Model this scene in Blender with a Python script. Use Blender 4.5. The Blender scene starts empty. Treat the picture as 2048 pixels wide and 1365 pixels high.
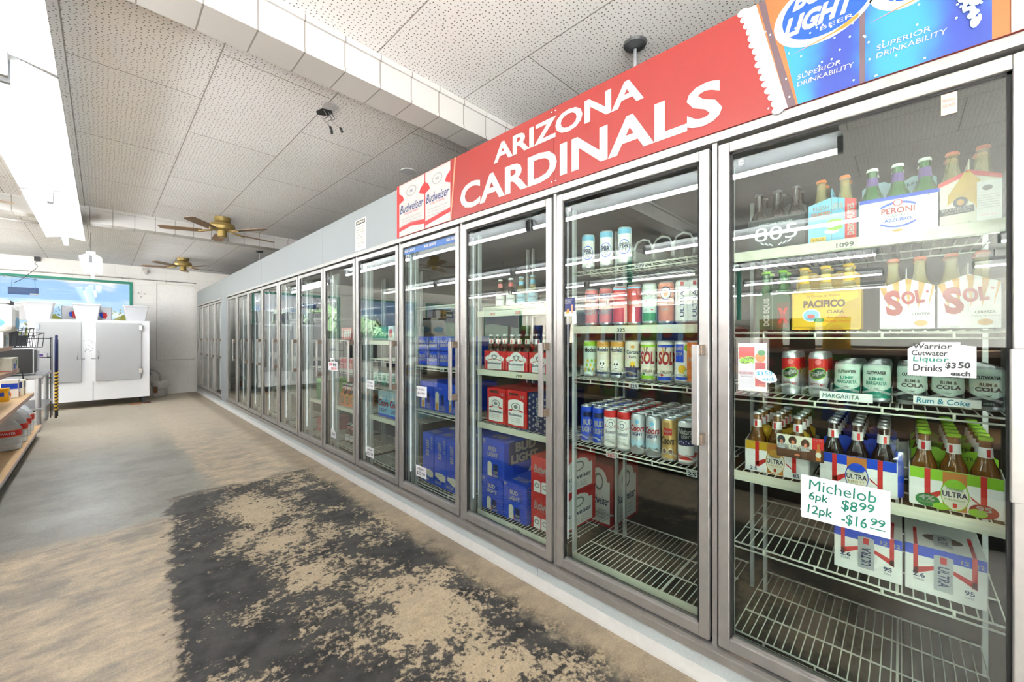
import bpy, math, random
R = random.Random(7)
sc = bpy.context.scene
C = sc.collection
PI = math.pi
# ---------------------------------------------------------------- camera, exposure, world, sun
H = 1.27
TH = math.atan((1024 - 203) / 800.0)
cd = bpy.data.cameras.new('camera')
cd.sensor_width = 36; cd.lens = 800 / 2048 * 36; cd.shift_y = -7.5 / 2048; cd.clip_start = 0.02; cd.clip_end = 400
cam = bpy.data.objects.new('camera', cd); C.objects.link(cam)
cam.location = (0, 0, H); cam.rotation_euler = (PI / 2, 0, -TH)
sc.camera = cam
vs = sc.view_settings
vs.view_transform = 'Standard'; vs.look = 'None'; vs.gamma = 1; vs.use_curve_mapping = False
vs.exposure = 2.45
TUBE = 10.5          # fluorescent tube radiance
SKY = 0.22
MULL = 0.2           # lamps on the cooler mullions
sc.cycles.max_bounces = 10; sc.cycles.transparent_max_bounces = 24; sc.cycles.glossy_bounces = 5
sc.cycles.sample_clamp_indirect = 6; sc.cycles.caustics_reflective = False; sc.cycles.caustics_refractive = False

def L1(c):
    c /= 255.0
    return c / 12.92 if c <= 0.04045 else ((c + 0.055) / 1.055) ** 2.4
def rgb(r, g, b): return (L1(r), L1(g), L1(b), 1)

def nd(nt, typ, ins=None, **props):
    n = nt.nodes.new(typ)
    for k, v in props.items(): setattr(n, k, v)
    for k, v in (ins or {}).items():
        s = n.inputs[k]
        if isinstance(v, bpy.types.NodeSocket): nt.links.new(v, s)
        else: s.default_value = v
    return n
def mth(nt, op, a, b=0.0, c=0.0, clamp=False):
    n = nd(nt, 'ShaderNodeMath', operation=op, use_clamp=clamp)
    for i, v in enumerate((a, b, c)):
        if isinstance(v, bpy.types.NodeSocket): nt.links.new(v, n.inputs[i])
        else: n.inputs[i].default_value = v
    return n.outputs[0]
def mixc(nt, f, a, b):
    n = nd(nt, 'ShaderNodeMix', data_type='RGBA')
    for i, v in ((0, f), (6, a), (7, b)):
        if isinstance(v, bpy.types.NodeSocket): nt.links.new(v, n.inputs[i])
        else: n.inputs[i].default_value = v
    return n.outputs[2]
def sstep(nt, v, lo, hi):
    n = nd(nt, 'ShaderNodeMapRange', {'Value': v, 'From Min': lo, 'From Max': hi}, interpolation_type='SMOOTHSTEP')
    return n.outputs[0]

w = bpy.data.worlds.new('sky'); sc.world = w; w.use_nodes = True
nt = w.node_tree; nt.nodes.clear()
tc = nd(nt, 'ShaderNodeTexCoord')
sep = nd(nt, 'ShaderNodeSeparateXYZ', {0: tc.outputs['Generated']})
grad = sstep(nt, sep.outputs[2], 0.0, 0.45)
base = mixc(nt, grad, rgb(168, 208, 248), rgb(70, 140, 230))
mp = nd(nt, 'ShaderNodeMapping', {'Vector': tc.outputs['Generated'], 'Scale': (5, 5, 16), 'Location': (0.35, 0, 0.2)})
cn = nd(nt, 'ShaderNodeTexNoise', {'Vector': mp.outputs[0], 'Scale': 1.1, 'Detail': 6, 'Roughness': 0.55})
cm = mth(nt, 'MULTIPLY', sstep(nt, cn.outputs[0], 0.44, 0.54), sstep(nt, sep.outputs[2], 0.34, 0.10))
colr = mixc(nt, cm, base, rgb(252, 252, 255))
bg = nd(nt, 'ShaderNodeBackground', {'Color': colr, 'Strength': SKY})
nd(nt, 'ShaderNodeOutputWorld', {'Surface': bg.outputs[0]})
sl = bpy.data.lights.new('sun', 'SUN'); sl.energy = 34; sl.angle = 0.01
so = bpy.data.objects.new('sun', sl); C.objects.link(so); so.rotation_euler = (math.radians(46), 0, math.radians(-48))

# ---------------------------------------------------------------- materials
def newmat(name):
    m = bpy.data.materials.new(name); m.use_nodes = True
    nt = m.node_tree; nt.nodes.clear()
    out = nd(nt, 'ShaderNodeOutputMaterial')
    return m, nt, out
def mat(name, c, rough=0.5, metal=0.0, var=0.06, scale=30, bump=0.0, spec=0.5, coat=0.0):
    m, nt, out = newmat(name)
    geo = nd(nt, 'ShaderNodeTexCoord')
    n = nd(nt, 'ShaderNodeTexNoise', {'Vector': geo.outputs['Object'], 'Scale': scale, 'Detail': 3})
    c = rgb(*c)
    d = tuple(max(0, x * (1 - var * 2)) for x in c[:3]) + (1,)
    col = mixc(nt, n.outputs[0], d, tuple(min(1, x * (1 + var)) for x in c[:3]) + (1,))
    b = nd(nt, 'ShaderNodeBsdfPrincipled', {'Base Color': col, 'Roughness': rough, 'Metallic': metal, 'Specular IOR Level': spec, 'Coat Weight': coat})
    if bump:
        bp = nd(nt, 'ShaderNodeBump', {'Height': n.outputs[0], 'Strength': bump, 'Distance': 0.004})
        nt.links.new(bp.outputs[0], b.inputs['Normal'])
    nt.links.new(b.outputs[0], out.inputs[0])
    return m
def emit(name, c, s):
    m, nt, out = newmat(name)
    e = nd(nt, 'ShaderNodeEmission', {'Color': rgb(*c), 'Strength': s})
    nt.links.new(e.outputs[0], out.inputs[0]); return m
def pane(name, refl, tint=(255, 255, 255), dif=0.0):
    m, nt, out = newmat(name)
    g = nd(nt, 'ShaderNodeNewGeometry')
    dp = nd(nt, 'ShaderNodeVectorMath', {0: g.outputs['Normal'], 1: g.outputs['Incoming']}, operation='DOT_PRODUCT')
    a = mth(nt, 'ABSOLUTE', dp.outputs['Value'])
    p = mth(nt, 'POWER', mth(nt, 'SUBTRACT', 1.0, a), 5.0)
    f = mth(nt, 'ADD', mth(nt, 'MULTIPLY', p, 1 - refl), refl, clamp=True)
    t = nd(nt, 'ShaderNodeBsdfTransparent', {'Color': rgb(*tint)})
    gl = nd(nt, 'ShaderNodeBsdfGlossy', {'Roughness': 0.0, 'Color': (1, 1, 1, 1)})
    mx = nd(nt, 'ShaderNodeMixShader', {0: f, 1: t.outputs[0], 2: gl.outputs[0]})
    o = mx
    if dif:
        df = nd(nt, 'ShaderNodeBsdfDiffuse', {'Color': rgb(235, 238, 235)})
        o = nd(nt, 'ShaderNodeMixShader', {0: dif, 1: mx.outputs[0], 2: df.outputs[0]})
    nt.links.new(o.outputs[0], out.inputs[0]); return m

M = {}
def mm(k, *a, **kw): M[k] = mat(k, *a, **kw)
mm('white', (240, 240, 238)); mm('bright_paper', (250, 250, 248), rough=.7); mm('paper', (206, 207, 208), rough=.7); mm('black', (20, 20, 22), rough=.45); mm('ink', (22, 30, 28)); mm('green_ink', (10, 110, 90)); mm('teal_ink', (20, 140, 170))
mm('red', (206, 38, 38)); mm('deep_red', (165, 24, 30)); mm('blue', (16, 72, 206)); mm('navy', (28, 40, 92)); mm('sky_blue', (120, 190, 225)); mm('light_blue', (176, 214, 232)); mm('teal', (20, 140, 120)); mm('mint', (205, 226, 214))
mm('yellow', (238, 190, 30)); mm('gold', (205, 150, 60)); mm('mustard', (200, 160, 30)); mm('orange', (228, 120, 40)); mm('amber', (196, 122, 52)); mm('lime', (140, 200, 40)); mm('green', (30, 130, 60)); mm('dark_green', (20, 70, 40)); mm('brown', (92, 56, 36)); mm('grey', (130, 132, 134)); mm('dark_grey', (58, 60, 62)); mm('silver', (200, 204, 208), rough=.3, metal=.8); mm('silver_paint', (196, 200, 206), rough=.35, metal=.3); mm('cream', (226, 222, 204)); mm('pink', (226, 120, 120)); mm('salmon', (222, 130, 100)); mm('purple', (90, 60, 140))
mm('banner_red', (138, 47, 43), rough=.4, var=.02); mm('banner_white', (166, 164, 160), rough=.4, var=.01); mm('ice', (186, 186, 188), scale=120, var=.2); mm('cyan', (70, 170, 220)); mm('banner_blue', (62, 96, 190), var=.15, scale=8); mm('banner_amber', (158, 96, 50), var=.12, scale=10); mm('plum', (92, 74, 80))
mm('alu', (166, 164, 160), rough=.36, metal=.62, var=.1, scale=18); mm('alu_dull', (166, 164, 160), rough=.42, metal=.75, var=.12, scale=25); mm('bracket', (120, 106, 92), rough=.5, metal=.3); mm('gasket', (24, 24, 24), rough=.7)
mm('panel', (130, 136, 138), rough=.5, metal=.0, var=.06, scale=160, bump=.25); mm('board', (246, 243, 238)); mm('base', (176, 184, 184), rough=.55, var=.1, scale=120, bump=.25); mm('strip', (198, 197, 193), rough=.6); mm('wire', (226, 226, 214), rough=.4); mm('rail', (222, 222, 204), rough=.45, var=.06); mm('post', (196, 200, 200), rough=.4, metal=.2)
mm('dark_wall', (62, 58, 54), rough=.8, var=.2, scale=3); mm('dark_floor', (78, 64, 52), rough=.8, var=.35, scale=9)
mm('white_enamel', (244, 246, 248), rough=.35, var=.01); mm('stucco', (182, 184, 186), rough=.4, metal=.2, var=.06, scale=220, bump=.2); mm('tote', (196, 197, 199), rough=.4, var=.01); mm('hood', (205, 208, 208), rough=.35, var=.02); mm('brass', (160, 138, 82), rough=.35, metal=.5); mm('blade', (132, 104, 74), rough=.45, var=.12, scale=14); mm('frame_green', (32, 140, 118), rough=.5); mm('conduit', (196, 190, 184), rough=.5); mm('wood', (214, 178, 126), rough=.5, var=.1, scale=12); mm('strip_red', (204, 168, 150)); mm('steel', (170, 172, 174), rough=.38, metal=.85, var=.08)
mm('bounce_ground', (206, 206, 204), rough=.8); mm('bush', (176, 172, 66), rough=.8, var=.35, scale=2.5); mm('bush_dark', (52, 74, 38), rough=.8, var=.4, scale=3); mm('ground', (120, 110, 80), rough=.9, var=.2, scale=.6); mm('hill', (40, 52, 36), rough=.9, var=.3, scale=.12); mm('cardboard', (150, 104, 66), rough=.8); mm('sign_blue', (50, 92, 150)); mm('banquet', (196, 160, 96), rough=.35, metal=.4); mm('chrome', (215, 215, 215), rough=.12, metal=1)
def gradmat():
    m, nt, out = newmat('bottle_label')
    tc_ = nd(nt, 'ShaderNodeTexCoord'); sp_ = nd(nt, 'ShaderNodeSeparateXYZ', {0: tc_.outputs['Object']})
    n = nd(nt, 'ShaderNodeTexNoise', {'Vector': tc_.outputs['Object'], 'Scale': 7, 'Detail': 2})
    f = sstep(nt, mth(nt, 'SINE', mth(nt, 'ADD', mth(nt, 'MULTIPLY', sp_.outputs[1], 25.0), mth(nt, 'MULTIPLY', n.outputs[0], 3.0))), -.9, 1.0)
    b = nd(nt, 'ShaderNodeBsdfPrincipled', {'Base Color': mixc(nt, f, rgb(44, 62, 140), rgb(44, 128, 176)), 'Roughness': .4})
    nt.links.new(b.outputs[0], out.inputs[0]); M['label_blue'] = m
gradmat()
M['tube'] = emit('tube', (246, 249, 255), TUBE)
M['mull_lamp'] = emit('mullion_lamp', (244, 248, 255), MULL)
M['glass'] = pane('cooler_glass', 0.062, (236, 242, 238)); M['window_glass'] = pane('window_glass', 0.03)
M['plastic'] = pane('clear_plastic', 0.06, dif=0.22); M['sleeve'] = pane('clear_sleeve', 0.07, dif=0.06)
def bottle_mat(name, tint, dif, mixf):
    m, nt, out = newmat(name)
    t = nd(nt, 'ShaderNodeBsdfTransparent', {'Color': rgb(*tint)})
    b = nd(nt, 'ShaderNodeBsdfPrincipled', {'Base Color': rgb(*dif), 'Roughness': 0.08, 'Coat Weight': 0.6})
    o = nd(nt, 'ShaderNodeMixShader', {0: mixf, 1: t.outputs[0], 2: b.outputs[0]})
    nt.links.new(o.outputs[0], out.inputs[0]); M[name] = m
bottle_mat('brown_glass', (190, 130, 70), (70, 38, 18), .82); bottle_mat('green_glass', (120, 190, 90), (40, 110, 40), .75); bottle_mat('clear_glass', (240, 236, 214), (205, 190, 130), .38); bottle_mat('dark_glass', (110, 70, 50), (34, 20, 14), .92); bottle_mat('water', (244, 248, 250), (226, 234, 238), .6); bottle_mat('beer_glass', (210, 170, 90), (130, 84, 32), .75)

def blockwall(name, c):
    m, nt, out = newmat(name)
    g = nd(nt, 'ShaderNodeNewGeometry'); s = nd(nt, 'ShaderNodeSeparateXYZ', {0: g.outputs['Position']})
    v = nd(nt, 'ShaderNodeCombineXYZ', {0: mth(nt, 'ADD', s.outputs[0], s.outputs[1]), 1: s.outputs[2], 2: 0.0})
    br = nd(nt, 'ShaderNodeTexBrick', {'Vector': v.outputs[0], 'Color1': (1, 1, 1, 1), 'Color2': (.96, .96, .96, 1), 'Mortar': (.87, .86, .85, 1), 'Scale': 1.0, 'Mortar Size': .004, 'Mortar Smooth': .6, 'Brick Width': .4, 'Row Height': .2})
    n = nd(nt, 'ShaderNodeTexNoise', {'Vector': g.outputs['Position'], 'Scale': 3, 'Detail': 5})
    cc = mixc(nt, n.outputs[0], rgb(c[0] - 14, c[1] - 16, c[2] - 20), rgb(*c))
    mu = nd(nt, 'ShaderNodeMix', {6: cc, 7: br.outputs[0], 0: 1.0}, data_type='RGBA', blend_type='MULTIPLY')
    b = nd(nt, 'ShaderNodeBsdfPrincipled', {'Base Color': mu.outputs[2], 'Roughness': .55})
    bp = nd(nt, 'ShaderNodeBump', {'Height': br.outputs[1], 'Strength': .25, 'Distance': .004}, invert=True)
    nt.links.new(bp.outputs[0], b.inputs['Normal']); nt.links.new(b.outputs[0], out.inputs[0]); M[name] = m
blockwall('block', (250, 248, 244))

def ceilmat():
    m, nt, out = newmat('perforated_tile')
    g = nd(nt, 'ShaderNodeNewGeometry'); s = nd(nt, 'ShaderNodeSeparateXYZ', {0: g.outputs['Position']})
    v = nd(nt, 'ShaderNodeCombineXYZ', {0: mth(nt, 'ADD', s.outputs[1], .3), 1: mth(nt, 'ADD', s.outputs[0], -.449 + 5.85), 2: 0.0})
    br = nd(nt, 'ShaderNodeTexBrick', {'Vector': v.outputs[0], 'Color1': (1, 1, 1, 1), 'Color2': (.955, .955, .95, 1), 'Mortar': (.42, .4, .38, 1), 'Scale': 1.0, 'Mortar Size': .0035, 'Mortar Smooth': .1, 'Brick Width': 1.17, 'Row Height': .585}, offset=.5)
    vo = nd(nt, 'ShaderNodeTexVoronoi', {'Vector': g.outputs['Position'], 'Scale': 44.0, 'Randomness': .5}, voronoi_dimensions='2D')
    hole = sstep(nt, vo.outputs['Distance'], .175, .125)
    n = nd(nt, 'ShaderNodeTexNoise', {'Vector': g.outputs['Position'], 'Scale': 1.7, 'Detail': 5})
    n2 = nd(nt, 'ShaderNodeTexNoise', {'Vector': g.outputs['Position'], 'Scale': 9, 'Detail': 4})
    cc = mixc(nt, n.outputs[0], rgb(224, 222, 221), rgb(246, 246, 246))
    cc = mixc(nt, mth(nt, 'MULTIPLY', n2.outputs[0], .35), cc, rgb(230, 229, 228))
    mu = nd(nt, 'ShaderNodeMix', {6: cc, 7: br.outputs[0], 0: 1.0}, data_type='RGBA', blend_type='MULTIPLY')
    cc = mixc(nt, mth(nt, 'MULTIPLY', hole, .85), mu.outputs[2], rgb(70, 62, 56))
    b = nd(nt, 'ShaderNodeBsdfPrincipled', {'Base Color': cc, 'Roughness': .75, 'Specular IOR Level': .2})
    nt.links.new(b.outputs[0], out.inputs[0]); M['ceil'] = m
ceilmat()
def beammat():
    m, nt, out = newmat('beam_tile')
    g = nd(nt, 'ShaderNodeNewGeometry'); s = nd(nt, 'ShaderNodeSeparateXYZ', {0: g.outputs['Position']})
    v = nd(nt, 'ShaderNodeCombineXYZ', {0: s.outputs[0], 1: 0.1, 2: 0.0})
    br = nd(nt, 'ShaderNodeTexBrick', {'Vector': v.outputs[0], 'Color1': (1, 1, 1, 1), 'Color2': (.95, .95, .94, 1), 'Mortar': (.45, .43, .4, 1), 'Scale': 1.0, 'Mortar Size': .0035, 'Mortar Smooth': .1, 'Brick Width': .31, 'Row Height': 30}, squash=.62, squash_frequency=1)
    mu = nd(nt, 'ShaderNodeMix', {6: rgb(192, 190, 187), 7: br.outputs[0], 0: 1.0}, data_type='RGBA', blend_type='MULTIPLY')
    b = nd(nt, 'ShaderNodeBsdfPrincipled', {'Base Color': mu.outputs[2], 'Roughness': .55})
    nt.links.new(b.outputs[0], out.inputs[0]); M['beam'] = m
beammat()
def floormat():
    m, nt, out = newmat('worn_concrete')
    g = nd(nt, 'ShaderNodeNewGeometry')
    P = g.outputs['Position']
    def noise(sc_, det=6, rough=.6, vec=P, stretch=None):
        if stretch: vec = nd(nt, 'ShaderNodeMapping', {'Vector': vec, 'Scale': stretch, 'Rotation': (0, 0, .5)}).outputs[0]
        return nd(nt, 'ShaderNodeTexNoise', {'Vector': vec, 'Scale': sc_, 'Detail': det, 'Roughness': rough}).outputs[0]
    def cen(x, a): return mth(nt, 'MULTIPLY', mth(nt, 'SUBTRACT', x, .5), a)
    nb = noise(2.2); nm = noise(7); nf = noise(26, 8, .7); nst = noise(5, 6, .65, stretch=(1, 3.2, 1)); ng = noise(120, 5, .7); nsp = noise(55, 4, .6)
    s = nd(nt, 'ShaderNodeSeparateXYZ', {0: P})
    d1 = mth(nt, 'ADD', cen(nm, .28), cen(nf, .14))
    x = mth(nt, 'ADD', s.outputs[0], d1); y = mth(nt, 'ADD', s.outputs[1], mth(nt, 'ADD', cen(nst, .5), cen(nf, .18)))
    tan = mixc(nt, sstep(nt, mth(nt, 'ADD', mth(nt, 'MULTIPLY', nst, .55), mth(nt, 'MULTIPLY', nm, .45)), .3, .7), rgb(150, 140, 126), rgb(208, 189, 160))
    tan = mixc(nt, mth(nt, 'MULTIPLY', sstep(nt, mth(nt, 'ADD', nb, cen(nf, .5)), .5, .66), .6), tan, rgb(126, 123, 117))
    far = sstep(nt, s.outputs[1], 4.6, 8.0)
    tan = mixc(nt, mth(nt, 'MULTIPLY', far, .7), tan, rgb(206, 193, 172))  # far concrete is paler, raised further to make up for dim light there
    tan = mixc(nt, sstep(nt, mth(nt, 'ADD', s.outputs[1], cen(nb, .3)), .35, -.1), tan, rgb(196, 194, 188))  # unseen floor behind the camera made pale and neutral for bounce light
    # grey sealed area
    gm = mth(nt, 'MULTIPLY', sstep(nt, y, 3.62, 3.8), sstep(nt, mth(nt, 'SUBTRACT', mth(nt, 'ADD', .78, 0), mth(nt, 'ADD', x, mth(nt, 'MULTIPLY', s.outputs[1], .02))), -.06, .1))
    gm = mth(nt, 'MULTIPLY', gm, mth(nt, 'SUBTRACT', 1.0, mth(nt, 'MULTIPLY', sstep(nt, s.outputs[1], 5.6, 7.6), .8)))
    greyc = mixc(nt, sstep(nt, nb, .35, .7), rgb(120, 121, 114), rgb(158, 160, 152))
    col = mixc(nt, mth(nt, 'MULTIPLY', gm, .85), tan, greyc)
    # dirt along cooler
    dm = sstep(nt, mth(nt, 'ADD', s.outputs[0], cen(nf, .1)), 1.28, 1.4)
    col = mixc(nt, mth(nt, 'MULTIPLY', dm, .55), col, rgb(128, 112, 90))
    # black paint
    edge = mth(nt, 'SUBTRACT', x, mth(nt, 'MULTIPLY', s.outputs[1], .09))
    bm = mth(nt, 'MULTIPLY', sstep(nt, edge, -.02, .03), sstep(nt, y, 4.2, 4.05))
    bm = mth(nt, 'MULTIPLY', bm, sstep(nt, x, 1.46, 1.34))
    bm = mth(nt, 'MULTIPLY', bm, sstep(nt, y, -.1, .25))
    wear = mth(nt, 'ADD', mth(nt, 'MULTIPLY', nb, .62), mth(nt, 'ADD', mth(nt, 'MULTIPLY', nm, .30), mth(nt, 'ADD', mth(nt, 'MULTIPLY', nf, .5), mth(nt, 'ADD', mth(nt, 'MULTIPLY', nst, .1), mth(nt, 'MULTIPLY', nsp, .25)))))
    thr = mth(nt, 'ADD', .795, mth(nt, 'MULTIPLY', sstep(nt, mth(nt, 'ADD', s.outputs[0], cen(nb, .5)), .45, .8), .085))
    thr = mth(nt, 'SUBTRACT', thr, mth(nt, 'MULTIPLY', sstep(nt, s.outputs[0], 1.0, 1.25), .05))
    paint = mth(nt, 'MULTIPLY', bm, sstep(nt, mth(nt, 'SUBTRACT', wear, thr), -.03, .05))
    blackc = mixc(nt, sstep(nt, nm, .35, .65), rgb(36, 36, 36), rgb(70, 69, 66))
    patch = mixc(nt, nf, rgb(160, 142, 112), rgb(206, 188, 156))
    col = mixc(nt, mth(nt, 'MULTIPLY', bm, .6), col, patch)
    col = mixc(nt, paint, col, blackc)
    sp = mth(nt, 'ADD', mth(nt, 'MULTIPLY', mth(nt, 'SUBTRACT', ng, .5), 1.1), mth(nt, 'MULTIPLY', mth(nt, 'SUBTRACT', nf, .5), .7))
    hs = nd(nt, 'ShaderNodeHueSaturation', {'Color': col, 'Value': mth(nt, 'ADD', 1.0, sp)})
    rg = mth(nt, 'SUBTRACT', .55, mth(nt, 'MULTIPLY', gm, .2))
    b = nd(nt, 'ShaderNodeBsdfPrincipled', {'Base Color': hs.outputs[0], 'Roughness': rg, 'Specular IOR Level': .35})
    bp = nd(nt, 'ShaderNodeBump', {'Height': nf, 'Strength': .15, 'Distance': .004})
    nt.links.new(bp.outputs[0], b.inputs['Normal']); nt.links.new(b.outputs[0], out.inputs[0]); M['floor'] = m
floormat()

# ---------------------------------------------------------------- mesh builder
_tc = {}
def tmesh(s, bold, shear):
    k = (s, bold, shear)
    if k not in _tc:
        cu = bpy.data.curves.new('t', 'FONT'); cu.body = s; cu.size = 1; cu.offset = bold; cu.shear = shear
        cu.resolution_u = 3; cu.dimensions = '2D'; cu.fill_mode = 'FRONT'
        ob = bpy.data.objects.new('t', cu)
        me = ob.to_mesh()
        v = [(p.co.x, p.co.y) for p in me.vertices]; f = [tuple(q.vertices) for q in me.polygons]
        ob.to_mesh_clear(); bpy.data.objects.remove(ob); bpy.data.curves.remove(cu)
        x0 = min(p[0] for p in v); x1 = max(p[0] for p in v); y0 = min(p[1] for p in v); y1 = max(p[1] for p in v)
        _tc[k] = ([((p[0] - x0) / (x1 - x0), (p[1] - y0) / (y1 - y0)) for p in v], f, (x1 - x0) / (y1 - y0))
    return _tc[k]
def flat(o, U, V):
    N = (U[1] * V[2] - U[2] * V[1], U[2] * V[0] - U[0] * V[2], U[0] * V[1] - U[1] * V[0])
    return lambda u, v, w=0.0: tuple(o[i] + U[i] * u + V[i] * v + N[i] * w for i in range(3))
def front(x=0, y=0, z=0): return flat((x, y, z), (0, -1, 0), (0, 0, 1))        # faces -X
def side(x=0, y=0, z=0): return flat((x, y, z), (1, 0, 0), (0, 0, 1))          # faces -Y
def topf(x=0, y=0, z=0): return flat((x, y, z), (0, -1, 0), (1, 0, 0))         # faces +Z
def rot(fr, u0, v0, a):
    c, s = math.cos(a), math.sin(a)
    return lambda u, v, w=0.0: fr(u0 + u * c - v * s, v0 + u * s + v * c, w)
def cyl(r): return lambda u, v, w=0.0: (-(r + w) * math.cos(u / r), -(r + w) * math.sin(u / r), v)
class MB:
    def __init__(s): s.v = []; s.f = []; s.mi = []; s.ms = []; s.sm = []
    def _m(s, k):
        if k not in s.ms: s.ms.append(k)
        return s.ms.index(k)
    def add(s, vs_, fs, m, smooth=False):
        b = len(s.v); s.v += vs_; i = s._m(m)
        for f in fs: s.f.append(tuple(b + q for q in f)); s.mi.append(i); s.sm.append(smooth)
        return s
    def box(s, x0, x1, y0, y1, z0, z1, m):
        vs_ = [(x, y, z) for z in (z0, z1) for y in (y0, y1) for x in (x0, x1)]
        return s.add(vs_, [(0, 2, 3, 1), (4, 5, 7, 6), (0, 1, 5, 4), (2, 6, 7, 3), (0, 4, 6, 2), (1, 3, 7, 5)], m)
    def tube(s, pts, r, m, n=6, closed=False):
        vs_ = []; P = [tuple(p) for p in pts]; k = len(P)
        for i, p in enumerate(P):
            a = P[i - 1] if i else (P[-1] if closed else P[0]); b = P[i + 1] if i + 1 < k else (P[0] if closed else P[-1])
            d = [b[j] - a[j] for j in range(3)]; l = math.sqrt(sum(q * q for q in d)) or 1; d = [q / l for q in d]
            up = (0, 0, 1) if abs(d[2]) < .9 else (1, 0, 0)
            e = [d[1] * up[2] - d[2] * up[1], d[2] * up[0] - d[0] * up[2], d[0] * up[1] - d[1] * up[0]]
            l = math.sqrt(sum(q * q for q in e)); e = [q / l for q in e]
            g = [e[1] * d[2] - e[2] * d[1], e[2] * d[0] - e[0] * d[2], e[0] * d[1] - e[1] * d[0]]
            for q in range(n):
                t = 2 * PI * q / n
                vs_.append(tuple(p[j] + r * (math.cos(t) * e[j] + math.sin(t) * g[j]) for j in range(3)))
        fs = []
        for i in range(k if closed else k - 1):
            for q in range(n):
                a = i * n + q; b = i * n + (q + 1) % n; c = ((i + 1) % k) * n + (q + 1) % n; d = ((i + 1) % k) * n + q
                fs.append((a, d, c, b))
        if not closed: fs += [tuple(range(n)), tuple(reversed(range((k - 1) * n, k * n)))]
        return s.add(vs_, fs, m, True)
    def lathe(s, prof, m, n=24, c=(0, 0, 0), cap=True):
        """prof: (r, z[, material of the band above])"""
        for i in range(len(prof) - 1):
            (r0, z0), (r1, z1) = prof[i][:2], prof[i + 1][:2]
            mt = prof[i][2] if len(prof[i]) > 2 else m
            vs_ = [(c[0] + r * math.cos(2 * PI * q / n), c[1] + r * math.sin(2 * PI * q / n), c[2] + z) for r, z in ((r0, z0), (r1, z1)) for q in range(n)]
            s.add(vs_, [(q, (q + 1) % n, n + (q + 1) % n, n + q) for q in range(n)], mt, True)
        if cap:
            for k, rev in ((0, True), (-1, False)):
                r, z = prof[k][:2]
                if r > 1e-4:
                    f = list(range(n)); f = tuple(reversed(f)) if rev else tuple(f)
                    mt = m if k == -1 or len(prof[0]) < 3 else prof[0][2]
                    s.add([(c[0] + r * math.cos(2 * PI * q / n), c[1] + r * math.sin(2 * PI * q / n), c[2] + z) for q in range(n)], [f], mt)
        return s
    def poly(s, fr, pts, m, off=.0004): return s.add([fr(u, v, off) for u, v in pts], [tuple(range(len(pts)))], m)
    def prism(s, fr, pts, t, m):
        n = len(pts)
        vs_ = [fr(u, v, 0) for u, v in pts] + [fr(u, v, -t) for u, v in pts]
        return s.add(vs_, [tuple(range(n)), tuple(reversed(range(n, 2 * n)))] + [(i, n + i, n + (i + 1) % n, (i + 1) % n) for i in range(n)], m)
    def rect(s, fr, u0, v0, u1, v1, m, off=.0004, n=1):
        for i in range(n):
            a = u0 + (u1 - u0) * i / n; b = u0 + (u1 - u0) * (i + 1) / n
            s.poly(fr, [(a, v0), (b, v0), (b, v1), (a, v1)], m, off)
        return s
    def oval(s, fr, u, v, ru, rv, m, off=.0006, n=14):
        for i in range(n):
            a = PI - PI * i / n; b = PI - PI * (i + 1) / n
            s.poly(fr, [(u + ru * math.cos(a), v - rv * math.sin(a)), (u + ru * math.cos(b), v - rv * math.sin(b)), (u + ru * math.cos(b), v + rv * math.sin(b)), (u + ru * math.cos(a), v + rv * math.sin(a))], m, off)
        return s
    def shape(s, fr, xs, lo, hi, m, off=.0006):
        """vertical slices between lo(u) and hi(u) given as lists"""
        for i in range(len(xs) - 1):
            s.poly(fr, [(xs[i], lo[i]), (xs[i + 1], lo[i + 1]), (xs[i + 1], hi[i + 1]), (xs[i], hi[i])], m, off)
        return s
    def text(s, fr, t, u0, v0, u1, v1, m, off=.0009, bold=0.0, shear=0.0, fit=True):
        v, f, asp = tmesh(t, bold, shear)
        if not fit:
            wd = asp * (v1 - v0); c = (u0 + u1) / 2; u0, u1 = c - wd / 2, c + wd / 2
        return s.add([fr(u0 + (u1 - u0) * p[0], v0 + (v1 - v0) * p[1], off) for p in v], f, m)
    def build(s, name, parent=None, loc=(0, 0, 0), rz=0.0, bevel=0.0):
        me = bpy.data.meshes.new(name); me.from_pydata(s.v, [], s.f)
        for k in s.ms: me.materials.append(M[k])
        me.polygons.foreach_set('material_index', s.mi); me.polygons.foreach_set('use_smooth', s.sm); me.update()
        o = bpy.data.objects.new(name, me); C.objects.link(o)
        o.location = loc; o.rotation_euler = (0, 0, rz)
        if parent: o.parent = parent
        if bevel:
            b = o.modifiers.new('bevel', 'BEVEL'); b.width = bevel; b.segments = 2; b.limit_method = 'ANGLE'; b.angle_limit = 1.0
        return o
def tag(o, label, cat, group=None):
    o['label'] = label; o['category'] = cat
    if group: o['group'] = group
    return o
def struct(o): o['kind'] = 'structure'; return o
def thing(name, label, cat, loc=(0, 0, 0), rz=0.0, group=None):
    o = bpy.data.objects.new(name, None); C.objects.link(o); o.location = loc; o.rotation_euler = (0, 0, rz); o.empty_display_size = .05
    return tag(o, label, cat, group)
def dup(o, loc=None, rz=None, label=None, group=None, parent=None):
    c = o.copy(); C.objects.link(c)
    if parent: c.parent = parent
    for ch in list(o.children): dup(ch, parent=c)
    if loc is not None: c.location = loc
    if rz is not None: c.rotation_euler = (0, 0, rz)
    if label: c['label'] = label
    if group: c['group'] = group
    return c
ORD = ['front', 'second', 'third', 'fourth', 'fifth', 'sixth', 'seventh', 'eighth', 'ninth', 'tenth']
D = 1.55
P0 = .4927; PW = .7347                      # first mullion, door pitch
def sk(k): return P0 + PW * k               # mullion k, k=0 between the two nearest doors

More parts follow.
